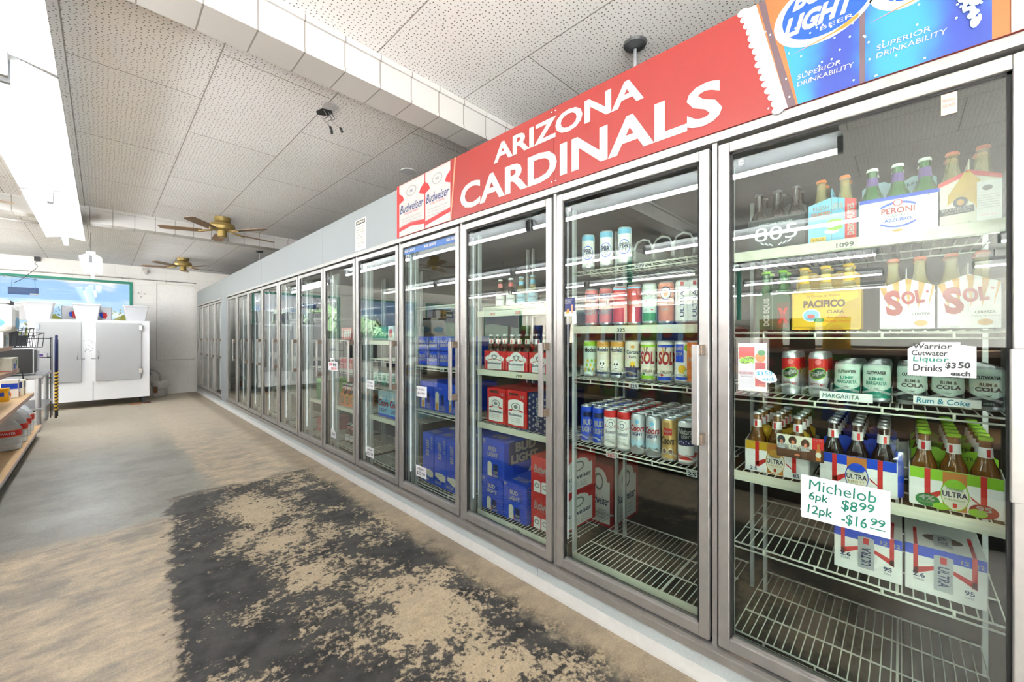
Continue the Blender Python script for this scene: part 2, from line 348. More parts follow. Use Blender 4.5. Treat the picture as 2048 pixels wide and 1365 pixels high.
# ---------------------------------------------------------------- the setting
XL, YF, YB, ZC = -13.0, -4.0, 11.8, 2.8
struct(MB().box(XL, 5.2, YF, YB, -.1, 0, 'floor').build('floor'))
struct(MB().box(XL, 5.2, YF, YB, ZC, ZC + .1, 'ceil').build('ceiling'))
for i, yb in enumerate((2.03, 6.82)):
    b = MB().box(XL, 5.2, yb, yb + .19, 2.62, ZC, 'beam')
    b.box(XL, 5.2, yb - .012, yb, ZC - .03, ZC, 'beam'); b.box(XL, 5.2, yb - .006, yb, 2.62, 2.64, 'beam')
    struct(b.build('trim_%d' % (i + 1)))
wins = [(-1.75, .463), (-4.35, -2.15), (-6.9, -4.7), (-9.6, -7.4)]
ZW0, ZW1 = 1.25, 2.45
wb = MB(); xs = [XL] + [q for a, b in reversed(wins) for q in (a, b)] + [5.2]
wb.box(XL, 5.2, YB, YB + .2, 0, ZW0, 'block'); wb.box(XL, 5.2, YB, YB + .2, ZW1, ZC, 'block')
for i in range(0, len(xs), 2): wb.box(xs[i], xs[i + 1], YB, YB + .2, ZW0, ZW1, 'block')
struct(wb.build('wall_back'))
lw_ = MB().box(XL - .2, XL, YF, YB, 0, .35, 'block').box(XL - .2, XL, YF, YB, 2.6, ZC, 'block')
ly = [YF, 5.6, 8.4, 8.8, 11.5, YB]  # gaps in this unseen wall added to light the far end
for i in range(0, 6, 2): lw_.box(XL - .2, XL, ly[i], ly[i + 1], .35, 2.6, 'block')
struct(lw_.build('wall_left'))
fw_ = MB().box(XL, 5.2, YF - .2, YF, 0, .35, 'block').box(XL, 5.2, YF - .2, YF, 2.6, ZC, 'block')
fx = [XL, -12.4, -8.7, -8.3, -4.6, -4.2, -1.2, 5.2]  # gaps in this unseen wall added to let sun in for bounce
for i in range(0, 8, 2): fw_.box(fx[i], fx[i + 1], YF - .2, YF, .35, 2.6, 'block')
struct(fw_.build('wall_front'))
struct(MB().box(5.2, 5.4, YF, YB, 0, ZC, 'dark_wall').build('wall_right'))
for i, (a, b) in enumerate(wins):
    f = MB(); t = .045
    f.box(a, b, YB - .02, YB + .12, ZW1 - t, ZW1, 'frame_green'); f.box(a, b, YB - .02, YB + .12, ZW0, ZW0 + t, 'frame_green')
    f.box(a, a + t, YB - .02, YB + .12, ZW0 + t, ZW1 - t, 'frame_green'); f.box(b - t, b, YB - .02, YB + .12, ZW0 + t, ZW1 - t, 'frame_green')
    fo = struct(f.build('window_%d' % (i + 1)))
    MB().box(a + t, b - t, YB + .05, YB + .056, ZW0 + t, ZW1 - t, 'window_glass').build('window_pane', fo)
struct(MB().box(-80, 80, YB + .2, 160, -.3, -.02, 'ground').build('ground'))
struct(MB().box(-40, 30, -40, YF - .2, -.3, -.02, 'bounce_ground').box(-40, XL - .2, YF - .2, YB + .2, -.3, -.02, 'bounce_ground').build('bounce_ground'))  # unseen pale ground added to bounce sunlight up onto the ceiling
struct(MB().box(XL - .2, 5.4, YB, YB + .2, ZC + .1, 9.0, 'block').build('shade_wall'))  # unseen wall added above the roof to shade the bushes outside
hb = MB(); n = 40
hp = [(-90 + 180 * i / n, 95, 3.2 + 2.6 * math.sin(i * .55) + 1.4 * math.sin(i * 1.3 + 1)) for i in range(n + 1)]
for i in range(n):
    (x0, y0, z0), (x1, y1, z1) = hp[i], hp[i + 1]
    hb.add([(x0, 60, -.1), (x1, 60, -.1), (x1, y1, z1), (x0, y0, z0), (x1, 140, -.1), (x0, 140, -.1)], [(0, 1, 2, 3), (3, 2, 4, 5)], 'hill', True)
struct(hb.build('hillside'))
def shrub(x, y, r, h, m, label, kind='shrub'):
    t = thing(kind, label, 'bush' if kind == 'shrub' else 'tree', (x, y, -.02), group='greenery outside the window')
    b = MB()
    for _ in range(1500):
        a = R.random() * 2 * PI; e = math.acos(2 * R.random() - 1); q = .75 + .25 * R.random()
        bump = 1 + .22 * math.sin(3 * a + x) * math.sin(4 * e)
        p = (r * q * bump * math.sin(e) * math.cos(a), r * q * bump * math.sin(e) * math.sin(a), h * .55 + h * .45 * q * bump * math.cos(e))
        l = .06 * r; d1 = [R.uniform(-l, l) for _ in range(3)]; d2 = [R.uniform(-l, l) for _ in range(3)]
        b.add([p, tuple(p[i] + d1[i] for i in range(3)), tuple(p[i] + d1[i] + d2[i] for i in range(3)), tuple(p[i] + d2[i] for i in range(3))], [(0, 1, 2, 3)], m)
    b.lathe([(r * .2, h * .12), (r * .7, h * .28), (r * .85, h * .55), (r * .6, h * .85), (.02, h * .97)], m, 12)
    b.build('foliage', t); MB().tube([(0, 0, 0), (.03 * r, 0, h * .3)], .06 * r, 'brown').build('stem', t)
shrub(-.95, 16.2, .60, 2.0, 'bush', 'yellow green bush seen through the window between the left and middle white totes')
shrub(.42, 15.0, .56, 1.95, 'bush', 'yellow green bush seen through the window between the middle and right white totes')
shrub(-4.6, 20, 1.4, 2.9, 'bush_dark', 'dark green tree outside, mirrored in the glass door with the blue strip', 'tree')
shrub(-8.2, 24, 1.5, 2.6, 'bush_dark', 'low dark tree outside, mirrored beside the hanging blue sign', 'tree')
hs = thing('hanging_sign', 'small blue sign hanging outside the window at the far left', 'sign', (-1.06, 12.25, 2.1))
MB().box(-.19, .19, -.012, .012, 0, .14, 'sign_blue').box(.08, .19, -.014, -.012, .0, .03, 'paper').build('sign_board', hs, bevel=.004)
for s_ in (-.15, .15): MB().tube([(s_, 0, .14), (s_ * .9, 0, .34)], .002, 'black').build('cord', hs)
MB().tube([(0, -.25, .36), (0, 0, .36)], .012, 'dark_grey').tube([(-.2, 0, .355), (.2, 0, .355)], .008, 'dark_grey').build('bracket_arm', hs)
ht = tag(MB().tube([(-1.27, 11.78, 2.415), (-.86, 11.78, 2.36)], .004, 'black').tube([(-1.22, 11.78, 2.44), (-1.27, 11.78, 2.415), (-1.24, 11.78, 2.38)], .003, 'black').tube([(-.89, 11.78, 2.40), (-.86, 11.78, 2.36), (-.90, 11.78, 2.335)], .003, 'black').build('hook_rod'), 'thin dark rod with hooked ends across the top of the window', 'rod')
ns = thing('hanging_sign', 'blue framed sign hanging in the window mirrored in the door with the blue strip', 'sign', (-5.3, 11.6, 1.95))
MB().box(-.42, .42, -.02, .02, 0, .34, 'sign_blue').build('sign_frame', ns); MB().box(-.35, .35, -.024, -.02, .06, .27, 'cream').box(-.35, .35, -.026, -.024, .15, .23, 'dark_grey').build('sign_face', ns)
for s_ in (-.3, .3): MB().tube([(s_, 0, .34), (0, 0, .5)], .003, 'black').build('cord', ns)
for gx, gy, lb in ((-3.3, 3.4, 'green painted ceiling post mirrored in the second glass door'), (-6.6, 2.55, 'green painted ceiling post mirrored at the left of the nearest glass door')):
    tag(MB().lathe([(.06, .0), (.06, .02), (.045, .03), (.045, ZC - .03), (.07, ZC - .02), (.07, ZC)], 'frame_green', 16, (gx, gy, 0)).build('post'), lb, 'post')
# wall fittings
tag(MB().box(.857, 1.52, YB - .012, YB, .77, 2.45, 'board').box(.845, .857, YB - .016, YB, .765, 2.46, 'conduit').box(.845, 1.52, YB - .016, YB, .758, .77, 'conduit').box(.845, 1.52, YB - .016, YB, 2.45, 2.462, 'cream').build('wall_board'), 'white painted board fixed flush on the far block wall beside the cooler', 'board')
tag(MB().tube([(-6, YB - .02, 2.5), (1.54, YB - .02, 2.525)], .011, 'conduit').box(.3, .33, YB - .035, YB, 2.5, 2.54, 'conduit').box(1.0, 1.02, YB - .035, YB, 2.5, 2.545, 'conduit').build('conduit'), 'grey electrical conduit running along the top of the far wall', 'pipe')
t = thing('flood_light', 'small grey spotlight on the far wall under the ceiling', 'lamp', (.66, YB, 2.73))
MB().box(-.04, .04, -.05, 0, -.03, .05, 'conduit').build('junction_box', t, bevel=.006)
MB().lathe([(.02, 0), (.045, .05), (.05, .08)], 'conduit', 14, (0.02, -.09, -.10)).build('lamp_head', t)
t = thing('junction_box', 'dark junction box with loose wire under the ceiling above the window', 'box', (-.85, YB, 2.70))
MB().box(-.04, .04, -.06, 0, .02, .1, 'dark_grey').build('cover', t); MB().tube([(0, -.06, .02), (-.03, -.08, -.04), (.01, -.08, -.08), (-.02, -.08, -.14), (-.2, -.05, -.36), (-.28, -.03, -.42)], .005, 'dark_grey').build('wire', t)
for i, (x, z) in enumerate(((.56, 2.22), (.66, 2.21), (.60, 2.14))):
    tag(MB().lathe([(.012, 0), (.012, .01), (.0, .012)], 'black', 8).build('wall_plug', loc=(x, YB - .005, z)), ['upper left', 'upper right', 'lower'][i] + ' of three dark plugs in the wall right of the window', 'plug', 'wall plugs')
# ---------------------------------------------------------------- ceiling things
def fixture(x, y0, y1, z, label, grp, stems=(), tube_z=-.04, hw_=.175):
    t = thing('ceiling_light', label, 'light', (x, (y0 + y1) / 2, z), group=grp)
    hl = (y1 - y0) / 2
    b = MB(); pr = [(-hw_, .025), (-.05, .055), (.05, .055), (hw_, .025), (hw_, .03), (.06, .065), (-.06, .065), (-hw_, .03)]
    vs_ = [(u, s * hl, v) for s in (-1, 1) for u, v in pr]; k = len(pr)
    b.add(vs_, [(i, (i + 1) % k, k + (i + 1) % k, k + i) for i in range(k)] + [tuple(reversed(range(k))), tuple(range(k, 2 * k))], 'hood')
    b.build('reflector', t)
    MB().box(-.05, .05, -hl + .02, hl - .02, .062, .11, 'hood').build('ballast_box', t)
    for s in (-1, 1): MB().box(-.02, .02, s * hl - .03 * (s > 0), s * hl + .03 * (s < 0), tube_z - .02, .05, 'grey').build('lamp_holder', t)
    MB().tube([(0, -hl + .03, tube_z), (0, hl - .03, tube_z)], .019, 'tube', 12).build('lamp_tube', t)
    for sy in ((-hl * .8, hl * .8) if not stems else stems): MB().tube([(0, sy, .11), (0, sy, ZC - z)], .006, 'grey').build('hanger', t)
row = ['nearest', 'second', 'third']
for i, (a, b) in enumerate(((.28, 3.05), (3.1, 5.57), (5.62, 8.07))):
    fixture(-.33, a, b, 2.565, row[i] + ' hooded fluorescent light of the long row above the aisle', 'fluorescent lights above the aisle')
fixture(-.11, 8.35, 10.65, 2.40, 'short fluorescent light hung lower, in front of the far window', 'fluorescent lights above the aisle', stems=(-1.0,), hw_=.115)
for r_, xr in enumerate((-2.5, -5.07, -7.7, -10.4)):
    for i, y0 in enumerate((.25, 2.9, 5.5, 8.1)):
        fixture(xr, y0, y0 + 2.5, 2.565, '%s fluorescent light of the %s row mirrored in the glass doors' % (['nearest', 'second', 'third', 'farthest'][i], ['first', 'second', 'third', 'fourth'][r_]), 'fluorescent lights mirrored in the doors')
for i, xr in enumerate((-.33, -2.5, -5.07, -7.7)):  # unseen fixtures added behind the camera as fill light
    fixture(xr, -3.4, -.9, 2.565, 'added fluorescent fill light behind the viewer in the %s row' % ['aisle', 'second', 'third', 'fourth'][i], 'added fill lights behind the viewer')
def fan(x, y, label, a0, z=ZC):
    t = thing('ceiling_fan', label, 'fan', (x, y, z), group='brass ceiling fans')
    MB().lathe([(.09, 0), (.09, -.05), (.06, -.075)], 'brass', 20).build('canopy', t)
    MB().lathe([(.07, -.07), (.13, -.085), (.14, -.12), (.13, -.155), (.06, -.17)], 'brass', 24).build('motor_housing', t)
    MB().lathe([(.05, -.17), (.052, -.24), (.035, -.25), (.0, -.25)], 'brass', 16).build('switch_cup', t)
    for k in range(5):
        a = a0 + k * 2 * PI / 5; c, s = math.cos(a), math.sin(a)
        fr = lambda u, v, w=0.0: (u * c - v * s, u * s + v * c, -.178 + w + v * .12)
        bl = MB().prism(fr, [(.20, -.05), (.24, -.058), (.60, -.062), (.64, -.04), (.64, .04), (.60, .062), (.24, .058), (.20, .05)], .006, 'blade').build('blade', t)
        MB().tube([(.1 * c, .1 * s, -.165), (.17 * c, .17 * s, -.178), (.25 * c, .25 * s, -.19)], .012, 'brass').build('blade_bracket', bl)
fan(1.08, 6.23, 'nearer of the two brass ceiling fans over the aisle', .25)
fan(1.10, 9.95, 'farther of the two brass ceiling fans over the aisle', .15)
fan(-1.24, 6.3, 'brass ceiling fan at the left edge of which only one blade shows', .02, 2.78)
t = thing('ceiling_hole', 'broken hole in the ceiling tiles with loose wires hanging out', 'hole', (1.05, 2.78, ZC))
MB().prism(topf(0, 0, -.004), [(-.085, -.02), (-.05, .035), (.0, .05), (.03, .03), (.055, .035), (.05, -.015), (.0, -.03), (-.05, -.04)], .002, 'black').build('opening', t)
MB().prism(topf(0, -.075, -.005), [(-.05, -.03), (-.03, .04), (.02, .05), (.05, .01), (.03, -.04)], .003, 'ice').build('loose_insulation', t)
for px, k in ((.02, 1), (-.01, 2), (.035, 3)):
    MB().tube([(px, 0, 0), (px + .02, -.01 * k, -.05), (px - .02, -.02 * k, -.09), (px + .01 * k, -.03 * k, -.13)], .003, 'grey').tube([(px + .01 * k, -.03 * k, -.13), (px + .012 * k, -.035 * k, -.16)], .008, 'black').build('wire', t)
for (x, y, lb) in ((1.94, .995, 'threaded hanger rod with dark flange above the red banner'), (1.96, 8.18, 'thin hanger rod above the far grey cooler panels')):
    t = thing('hanger_rod', lb, 'rod', (x, y, ZC))
    MB().lathe([(.06, -.0), (.055, -.012), (.02, -.03)], 'dark_grey', 14).build('flange', t); MB().tube([(0, 0, -.03), (0, 0, -.38)], .009, 'silver_paint').build('rod', t)
tag(MB().lathe([(.07, -.008), (.07, 0)], 'hood', 20).build('ceiling_plate', loc=(1.97, 3.25, ZC)), 'round blanking plate on the ceiling behind the banner top', 'plate')
tag(MB().box(-1.6, -.44, 3.6, 5.0, ZC - .012, ZC, 'white').build('ceiling_patch', bevel=.003), 'plain white board patched onto the ceiling left of the lights', 'board')
tag(MB().tube([(-.3, 7.55, 2.66), (-.9, 7.5, 2.66), (-1.02, 7.5, 2.64), (-1.08, 7.5, 2.58), (-1.1, 7.5, 2.3)], .014, 'conduit', 8).build('conduit'), 'curved grey conduit bending down from the ceiling at the left', 'pipe')

# ---------------------------------------------------------------- the walk-in cooler
ck = thing('walk_in_cooler', 'long walk-in cooler front with glass doors along the right side', 'cooler', (D, 0, 0))
YN, YE = sk(-2), 11.72
def htop(y): return 2.395 - .07 * max(0, y) / 11.7
def cx(b, x0, x1, *a): return b.box(x0 - D, x1 - D, *a)
segs = [(YN, sk(3)), (sk(3), sk(5)), (sk(5), sk(8)), (sk(8), 8.56), (8.56, 9.02), (9.02, YE)]
for a, b in segs:
    q = MB(); a += .002; b -= .002
    q.add([(0, a, 2.006), (0, b, 2.006), (0, b, htop(b)), (0, a, htop(a)), (.06, a, 2.006), (.06, b, 2.006), (.06, b, htop(b)), (.06, a, htop(a))], [(0, 1, 2, 3)[::-1], (4, 5, 6, 7), (3, 2, 6, 7)[::-1], (0, 4, 5, 1)[::-1], (0, 3, 7, 4)[::-1], (1, 5, 6, 2)[::-1]], 'panel')
    q.build('header_panel', ck)
for a, b in ((YN, sk(1) + .1), (sk(1) + .1, sk(4)), (sk(4), sk(7)), (sk(7), 9.0), (9.0, YE)):
    MB().box(.0, .06, a + .002, b - .002, .0, .105, 'base').build('base_panel', ck)
for a, b in ((YN, 1.95), (1.95, 5.0), (5.0, 8.56), (8.56, YE)):
    MB().prism(flat((0, a + .001, 0), (-1, 0, 0), (0, 0, 1)), [(0, 0), (0, .05), (.004, .05), (.014, .012), (.016, 0)], -(b - a - .002), 'strip').build('base_strip', ck)
MB().box(.0, .06, 8.56, 9.02, .105, 2.006, 'panel').build('corner_post', ck)
MB().box(.0, .05, YE - .05, YE, .105, 2.006, 'panel').build('end_post', ck)
banks = [(YN, 8.56), (9.02, YE - .05)]
for a, b in banks:
    MB().box(-.004, .05, a, b, 1.976, 2.006, 'alu').box(.045, .06, a, b, 1.93, 1.976, 'gasket').build('top_rail', ck)
    MB().box(-.012, .06, a, b, .105, .135, 'alu').box(-.006, .05, a, b, .135, .15, 'alu_dull').box(.03, .06, a, b, .15, .19, 'gasket').build('sill_rail', ck)
def door(y0, y1):
    q = MB(); z0, z1, sw, t = .158, 1.962, .036, .04
    q.box(0, t, y0, y0 + sw, z0, z1, 'alu'); q.box(0, t, y1 - sw, y1, z0, z1, 'alu')
    q.box(0.0005, t, y0 + sw, y1 - sw, z0, z0 + .042, 'alu'); q.box(0.0005, t, y0 + sw, y1 - sw, z1 - .036, z1, 'alu')
    o = q.build('door', ck, bevel=.003)
    g = .008
    MB().box(.012, .03, y0 + sw, y0 + sw + g, z0 + .042, z1 - .036, 'gasket').box(.012, .03, y1 - sw - g, y1 - sw, z0 + .042, z1 - .036, 'gasket').box(.012, .03, y0 + sw, y1 - sw, z0 + .042, z0 + .05, 'alu_dull').box(.012, .03, y0 + sw, y1 - sw, z1 - .044, z1 - .036, 'gasket').build('gasket', o)
    MB().box(.014, .018, y0 + sw, y1 - sw, z0 + .042, z1 - .036, 'glass').build('glass_pane', o)
    h = MB().box(-.048, -.034, y0 + .02, y0 + .046, .878, 1.243, 'alu').build('handle', o, bevel=.003)
    MB().box(-.036, .0, y0 + .012, y0 + .03, 1.205, 1.243, 'bracket').box(-.036, .0, y0 + .012, y0 + .03, .878, .916, 'bracket').build('handle_bracket', o, bevel=.002)
    MB().box(.006, .03, y1 - .11, y1 - .03, .142, .156, 'bracket').build('hinge', o)
def mull(y, w=.016):
    MB().box(.008, .06, y - .013, y - .013 + w, .15, 1.976, 'alu').box(.04, .06, y - .03, y + .026, .15, 1.976, 'gasket').build('mullion', ck)
    im = MB().box(.06, .085, y - .022, y + .022, .16, 1.97, 'post').build('inner_mullion', ck)
    for s_ in (-1, 1): MB().tube([(.094, y + s_ * .012, .25), (.094, y + s_ * .012, 1.9)], .009, 'mull_lamp', 8).build('lamp_tube', im)
for k in range(-2, 11):
    a = sk(k) + .012; b = sk(k + 1) - .019
    if k == 10: b = sk(k + 1) - .03
    door(a, b); mull(sk(k)) if k > -2 else None
fw = (YE - .05 - 9.02) / 4
for k in range(4):
    a = 9.02 + fw * k; door(a + .012, a + fw - .019)
    if k: mull(a)
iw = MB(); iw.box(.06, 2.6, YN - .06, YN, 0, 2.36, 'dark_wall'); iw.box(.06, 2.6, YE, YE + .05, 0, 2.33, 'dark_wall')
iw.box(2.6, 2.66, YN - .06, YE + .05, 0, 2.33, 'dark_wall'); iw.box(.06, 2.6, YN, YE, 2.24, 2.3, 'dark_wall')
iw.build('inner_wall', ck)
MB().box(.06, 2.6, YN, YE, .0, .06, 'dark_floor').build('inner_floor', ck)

# banner
bn = thing('banner', 'long red printed banner above the nearest four cooler doors', 'banner', (D - .006, 0, 0))
def panel_(a, b, m='banner_red'): return MB().box(-.004, .005, a, b, 2.008, 2.392, m)
F = front(-.004)
def bu(y): return -y                                    # plane u from aisle position
q = panel_(1.2165, 2.70)
q.rect(F, bu(2.70), 2.008, bu(2.67), 2.392, 'red')
def bigcan(a, b, sk_):
    u0, u1 = bu(a), bu(b); n = 8; xs_ = [u0 + (u1 - u0) * i / n for i in range(n + 1)]
    q.shape(F, xs_, [2.012] * (n + 1), [2.388] * (n + 1), 'banner_white', .0006)
    q.shape(F, xs_, [2.03 + .035 * (i / n if sk_ else 1 - abs(i / n - .5)) for i in range(n + 1)], [2.06 + .035 * (i / n if sk_ else 1 - abs(i / n - .5)) for i in range(n + 1)], 'red', .001)
    c = (u0 + u1) / 2; wd = abs(u1 - u0)
    q.oval(F, c, 2.315, wd * .36, .062, 'cream', .001); q.oval(F, c, 2.315, wd * .33, .057, 'banner_white', .0014); q.oval(F, c, 2.315, wd * .2, .035, 'grey', .0018); q.oval(F, c, 2.315, wd * .17, .03, 'banner_white', .0022)
    q.poly(F, [(c - wd * .5, 2.33), (c - wd * .34, 2.30), (c - wd * .3, 2.27), (c - wd * .5, 2.25)], 'red', .001); q.poly(F, [(c + wd * .5, 2.25), (c + wd * .3, 2.27), (c + wd * .34, 2.30), (c + wd * .5, 2.33)], 'red', .001)
    q.text(F, 'AB', c - wd * .06, 2.305, c + wd * .06, 2.325, 'navy', .0026)
    q.text(F, 'Budweiser', u0 + .01, 2.175, u1 - .01, 2.235, 'navy', .0014, .01, .35)
    q.text(F, 'KING OF BEERS', c - wd * .28, 2.158, c + wd * .28, 2.170, 'red', .0014)
    for j in range(3): q.text(F, ['the most famous of brews', 'Our Choicest Hops, Rice', 'and Best Barley Malt'][j], c - wd * .4, 2.125 - .022 * j, c + wd * .4, 2.138 - .022 * j, 'grey', .0014, 0, .3)
bigcan(2.665, 2.335, 0); bigcan(2.325, 2.045, 1)
q.poly(F, [(bu(2.335), 2.02), (bu(2.325), 2.02), (bu(2.325), 2.38), (bu(2.335), 2.38)], 'deep_red', .0014)
q.poly(F, [(bu(2.045), 2.008), (bu(2.035), 2.008), (bu(1.985), 2.392), (bu(2.0), 2.392)], 'salmon', .0016)
def word(wd, y0, y1, z0, z1, bold):
    """letters laid over both banner sheets, split per letter"""
    vv, ff, asp = tmesh(wd, bold, 0)
    for k, qq in enumerate((q, q2)):
        fs = [f for f in ff if (k == 0) == (y0 + (y1 - y0) * vv[f[0]][0] > 1.215)]
        use = sorted({i for f in fs for i in f}); ix = {i: n_ for n_, i in enumerate(use)}
        qq.add([F(bu(y0 + (y1 - y0) * vv[i][0]), z0 + (z1 - z0) * vv[i][1], .0012) for i in use], [tuple(ix[i] for i in f) for f in fs], 'banner_white')
q2 = panel_(YN, 1.2135)
word('ARIZONA', 1.644, .751, 2.243, 2.349, .03); word('CARDINALS', 1.944, .457, 2.045, 2.20, .028)
# bottles at the near end of the banner
def pl(pts, m, off): q2.poly(F, [(bu(a), z) for a, z in pts], m, off)
pl([(.39, 2.392), (.29, 2.008), (.262, 2.008), (.352, 2.392)], 'ice', .0008)
for i in range(16):
    z = 2.012 + .374 * i / 15; y = .288 + .104 * (z - 2.008) / .384
    q2.oval(F, bu(y), z, .012 + .008 * R.random(), .013, 'ice', .0009 + .00002 * i, 8)
pl([(.352, 2.392), (.262, 2.008), (-.72, 2.008), (-.72, 2.392)], 'banner_amber', .0008)
pl([(.345, 2.392), (.325, 2.3), (.262, 2.008), (.24, 2.008), (.31, 2.3), (.325, 2.392)], 'plum', .0010)
pl([(.275, 2.22), (.235, 2.008), (.088, 2.008), (.088, 2.392), (.21, 2.392)], 'label_blue', .0010)
pl([(.088, 2.392), (.088, 2.008), (.076, 2.008), (.076, 2.392)], 'plum', .0014)
pl([(.076, 2.392), (.076, 2.008), (-.16, 2.008), (-.16, 2.392)], 'label_blue', .0012)
for c0, sc_ in ((.175, 1.0), (-.01, 1.08)):
    T = rot(F, bu(c0), 2.275, .0)
    q2.oval(T, 0, 0, .125 * sc_ if c0 > .1 else .085, .1, 'banner_white', .0016, 20); q2.oval(T, .006, .004, .117 * sc_ if c0 > .1 else .077, .092, 'silver_paint', .002, 20); q2.oval(T, .008, .005, .11 * sc_ if c0 > .1 else .07, .086, 'blue', .0024, 20)
    q2.text(T, 'BUD', -.075, .03, .05, .085, 'banner_white', .0034, .05, .35); q2.text(T, 'LIGHT', -.1 if c0 > .1 else -.07, -.045, .085 if c0 > .1 else .065, .015, 'banner_white', .0034, .05, .35)
    q2.text(T, 'BEER', -.005, -.065, .075, -.053, 'banner_white', .0034)
    q2.poly(T, [(-.08, -.105), (.06, -.085), (.085, -.07), (.085, -.06), (.03, -.085)], 'orange', .0036)
    q2.text(T, 'SUPERIOR', -.062, -.19, .045, -.176, 'banner_white', .0034, .0, .1); q2.text(T, 'DRINKABILITY', -.062, -.212, .075, -.198, 'banner_white', .0034, .0, .1)
for i in range(44):
    zz_ = 2.015 + .36 * R.random(); q2.oval(F, bu(-.155 + .045 * R.random() * (1 - (zz_ - 2.2) ** 2 * 6)), zz_, .003 + .006 * R.random(), .004 + .010 * R.random(), 'light_blue', .0042 + .00004 * i, 7)
for i in range(70):
    q2.oval(F, bu(.33 - .49 * R.random()), 2.012 + .376 * R.random(), .0025, .003, 'light_blue', .0040, 6)
pl([(-.19, 2.392), (-.19, 2.008), (-.26, 2.008), (-.26, 2.392)], 'ice', .003)
q.build('banner_sheet', bn); q2.build('banner_sheet', bn)
for zz in (2.03, 2.372):
    for dy in (-.012, .012): MB().lathe([(.004, 0), (.003, .002), (0, .003)], 'chrome', 8).build('rivet', bn, (-.0066, 1.215 + dy, zz)).rotation_euler = (0, -PI / 2, 0)
# warning plate
q = MB().box(-.002, 0, 3.222, 3.418, 2.02, 2.285, 'cream'); F2 = front(D - .003 - (D), 0, 0)
q.rect(front(-.002), -3.405, 2.24, -3.235, 2.275, 'black'); q.text(front(-.002), 'WARNING', -3.395, 2.248, -3.245, 2.268, 'cream', .001, .02)
for j, tx in enumerate(('MINORS UNDER 21', 'REMAINING INSIDE', 'OR LOITERING', 'NEAR BEER COOLER', 'ARE SUBJECT', 'TO PROSECUTION', 'BY LAW', 'KEEP OUT')):
    q.text(front(-.002), tx, -3.39, 2.212 - .0235 * j, -3.25, 2.225 - .0235 * j, 'ink', .0008, .02)
tag(q.build('warning_sign', loc=(D, 0, 0)), 'narrow cream warning notice on the grey panel left of the red banner', 'sign')

# ---------------------------------------------------------------- shelving racks behind the doors
XS = 1.67                                    # front edge of the shelves
dn = ['nearest glass door', 'second glass door', 'third glass door', 'glass door with the blue strip', 'fifth glass door', 'sixth glass door', 'seventh glass door', 'eighth glass door', 'ninth glass door', 'tenth glass door', 'eleventh glass door', 'twelfth glass door']
def price(parent, y, z, txt, m='ink', w_=.05, h_=.022, rz=0.0, bgm='paper'):
    q = MB().box(-.004, -.002, -w_ / 2, w_ / 2, 0, h_, bgm)
    q.text(front(-.004), txt, -w_ * .4, h_ * .15, w_ * .4, h_ * .85, m, .0008, .02)
    o = q.build('price_tag', parent, (-.004, y, z)); o.rotation_euler = (rz, 0, 0); return o
def rack(k, shelves, tags=()):
    y0, y1 = sk(k) + .037, sk(k) + .70
    t = thing('shelving_rack', 'white shelving rack behind the ' + dn[k + 1], 'shelf', (XS, (y0 + y1) / 2, .06), group='shelving racks inside the cooler')
    for ys in (-1, 1):
        yy = ys * ((y1 - y0) / 2 + .0085)
        for xx in (.01, .53): MB().box(xx, xx + .022, yy - .007, yy + .007, 0, 1.86, 'post').build('upright', t)
    hw = (y1 - y0) / 2
    so_ = []
    for zs, kind in shelves:
        z = zs - .06 - .004; q = MB(); dpt = .52
        nw = 26
        for i in range(nw + 1):
            y = -hw + .004 + (2 * hw - .008) * i / nw
            q.tube([(.003, y, z), (dpt, y, z)], .0019, 'wire', 5)
        for xx, r in ((.003, .0032), (.16, .003), (.34, .003), (dpt, .0034)): q.tube([(xx, -hw, z - .004), (xx, hw, z - .004)], r, 'wire', 6)
        q.tube([(.003, -hw, z - .022), (.003, hw, z - .022)], .0032, 'wire', 6)
        for yy in (-hw * .7, -hw * .25, hw * .25, hw * .7): q.tube([(.003, yy, z - .003), (.003, yy, z - .024)], .0035, 'wire', 6)
        q.tube([(.0, -hw * .35, z - .006), (dpt, -hw * .35, z - .006)], .004, 'wire', 6)
        o = q.build('wire_shelf', t)
        if kind == 'rail': MB().box(-.006, -.001, -hw, hw, z - .03, z + .006, 'rail').build('price_rail', o, bevel=.001)
        so_.append((o, z))
    for (i, y, txt, m, w_) in tags:
        o, z = so_[i]; rl = shelves[i][1] == 'rail'
        price(o, y - (y0 + y1) / 2, z - .026, txt, m, w_, bgm='rail' if rl else 'paper').location.x = -.008
    return t
rack(-1, [(1.585, 'rail'), (1.293, 'wire'), (1.062, 'wire'), (.770, 'rail'), (.507, 'wire'), (.172, 'wire')], [(0, .13, '1099', 'ink', .055)])
rack(0, [(1.605, 'wire'), (1.322, 'rail'), (1.07, 'wire'), (.738, 'wire'), (.185, 'rail')], [(0, .828, '299', 'ink', .05), (1, .92, '325', 'ink', .05), (2, .858, '325', 'ink', .045), (3, .972, '285', 'red', .05), (3, .605, '25', 'ink', .04)])
rack(1, [(1.43, 'rail'), (1.067, 'rail'), (.735, 'rail'), (.182, 'rail')], [(0, 1.78, '303', 'red', .05), (0, 1.57, '250', 'red', .05), (1, 1.562, '799', 'ink', .06), (3, 1.583, '2790', 'ink', .07)])
rack(2, [(1.50, 'wire'), (1.058, 'wire'), (.728, 'wire'), (.184, 'wire')], [(1, 2.30, '199', 'ink', .05)])
rack(3, [(1.24, 'rail'), (1.085, 'wire'), (.84, 'wire'), (.582, 'rail'), (.20, 'wire')])
rack(4, [(1.24, 'wire'), (.94, 'wire'), (.577, 'rail'), (.20, 'wire')])
rack(5, [(1.24, 'wire'), (.94, 'wire'), (.575, 'rail'), (.20, 'wire')])
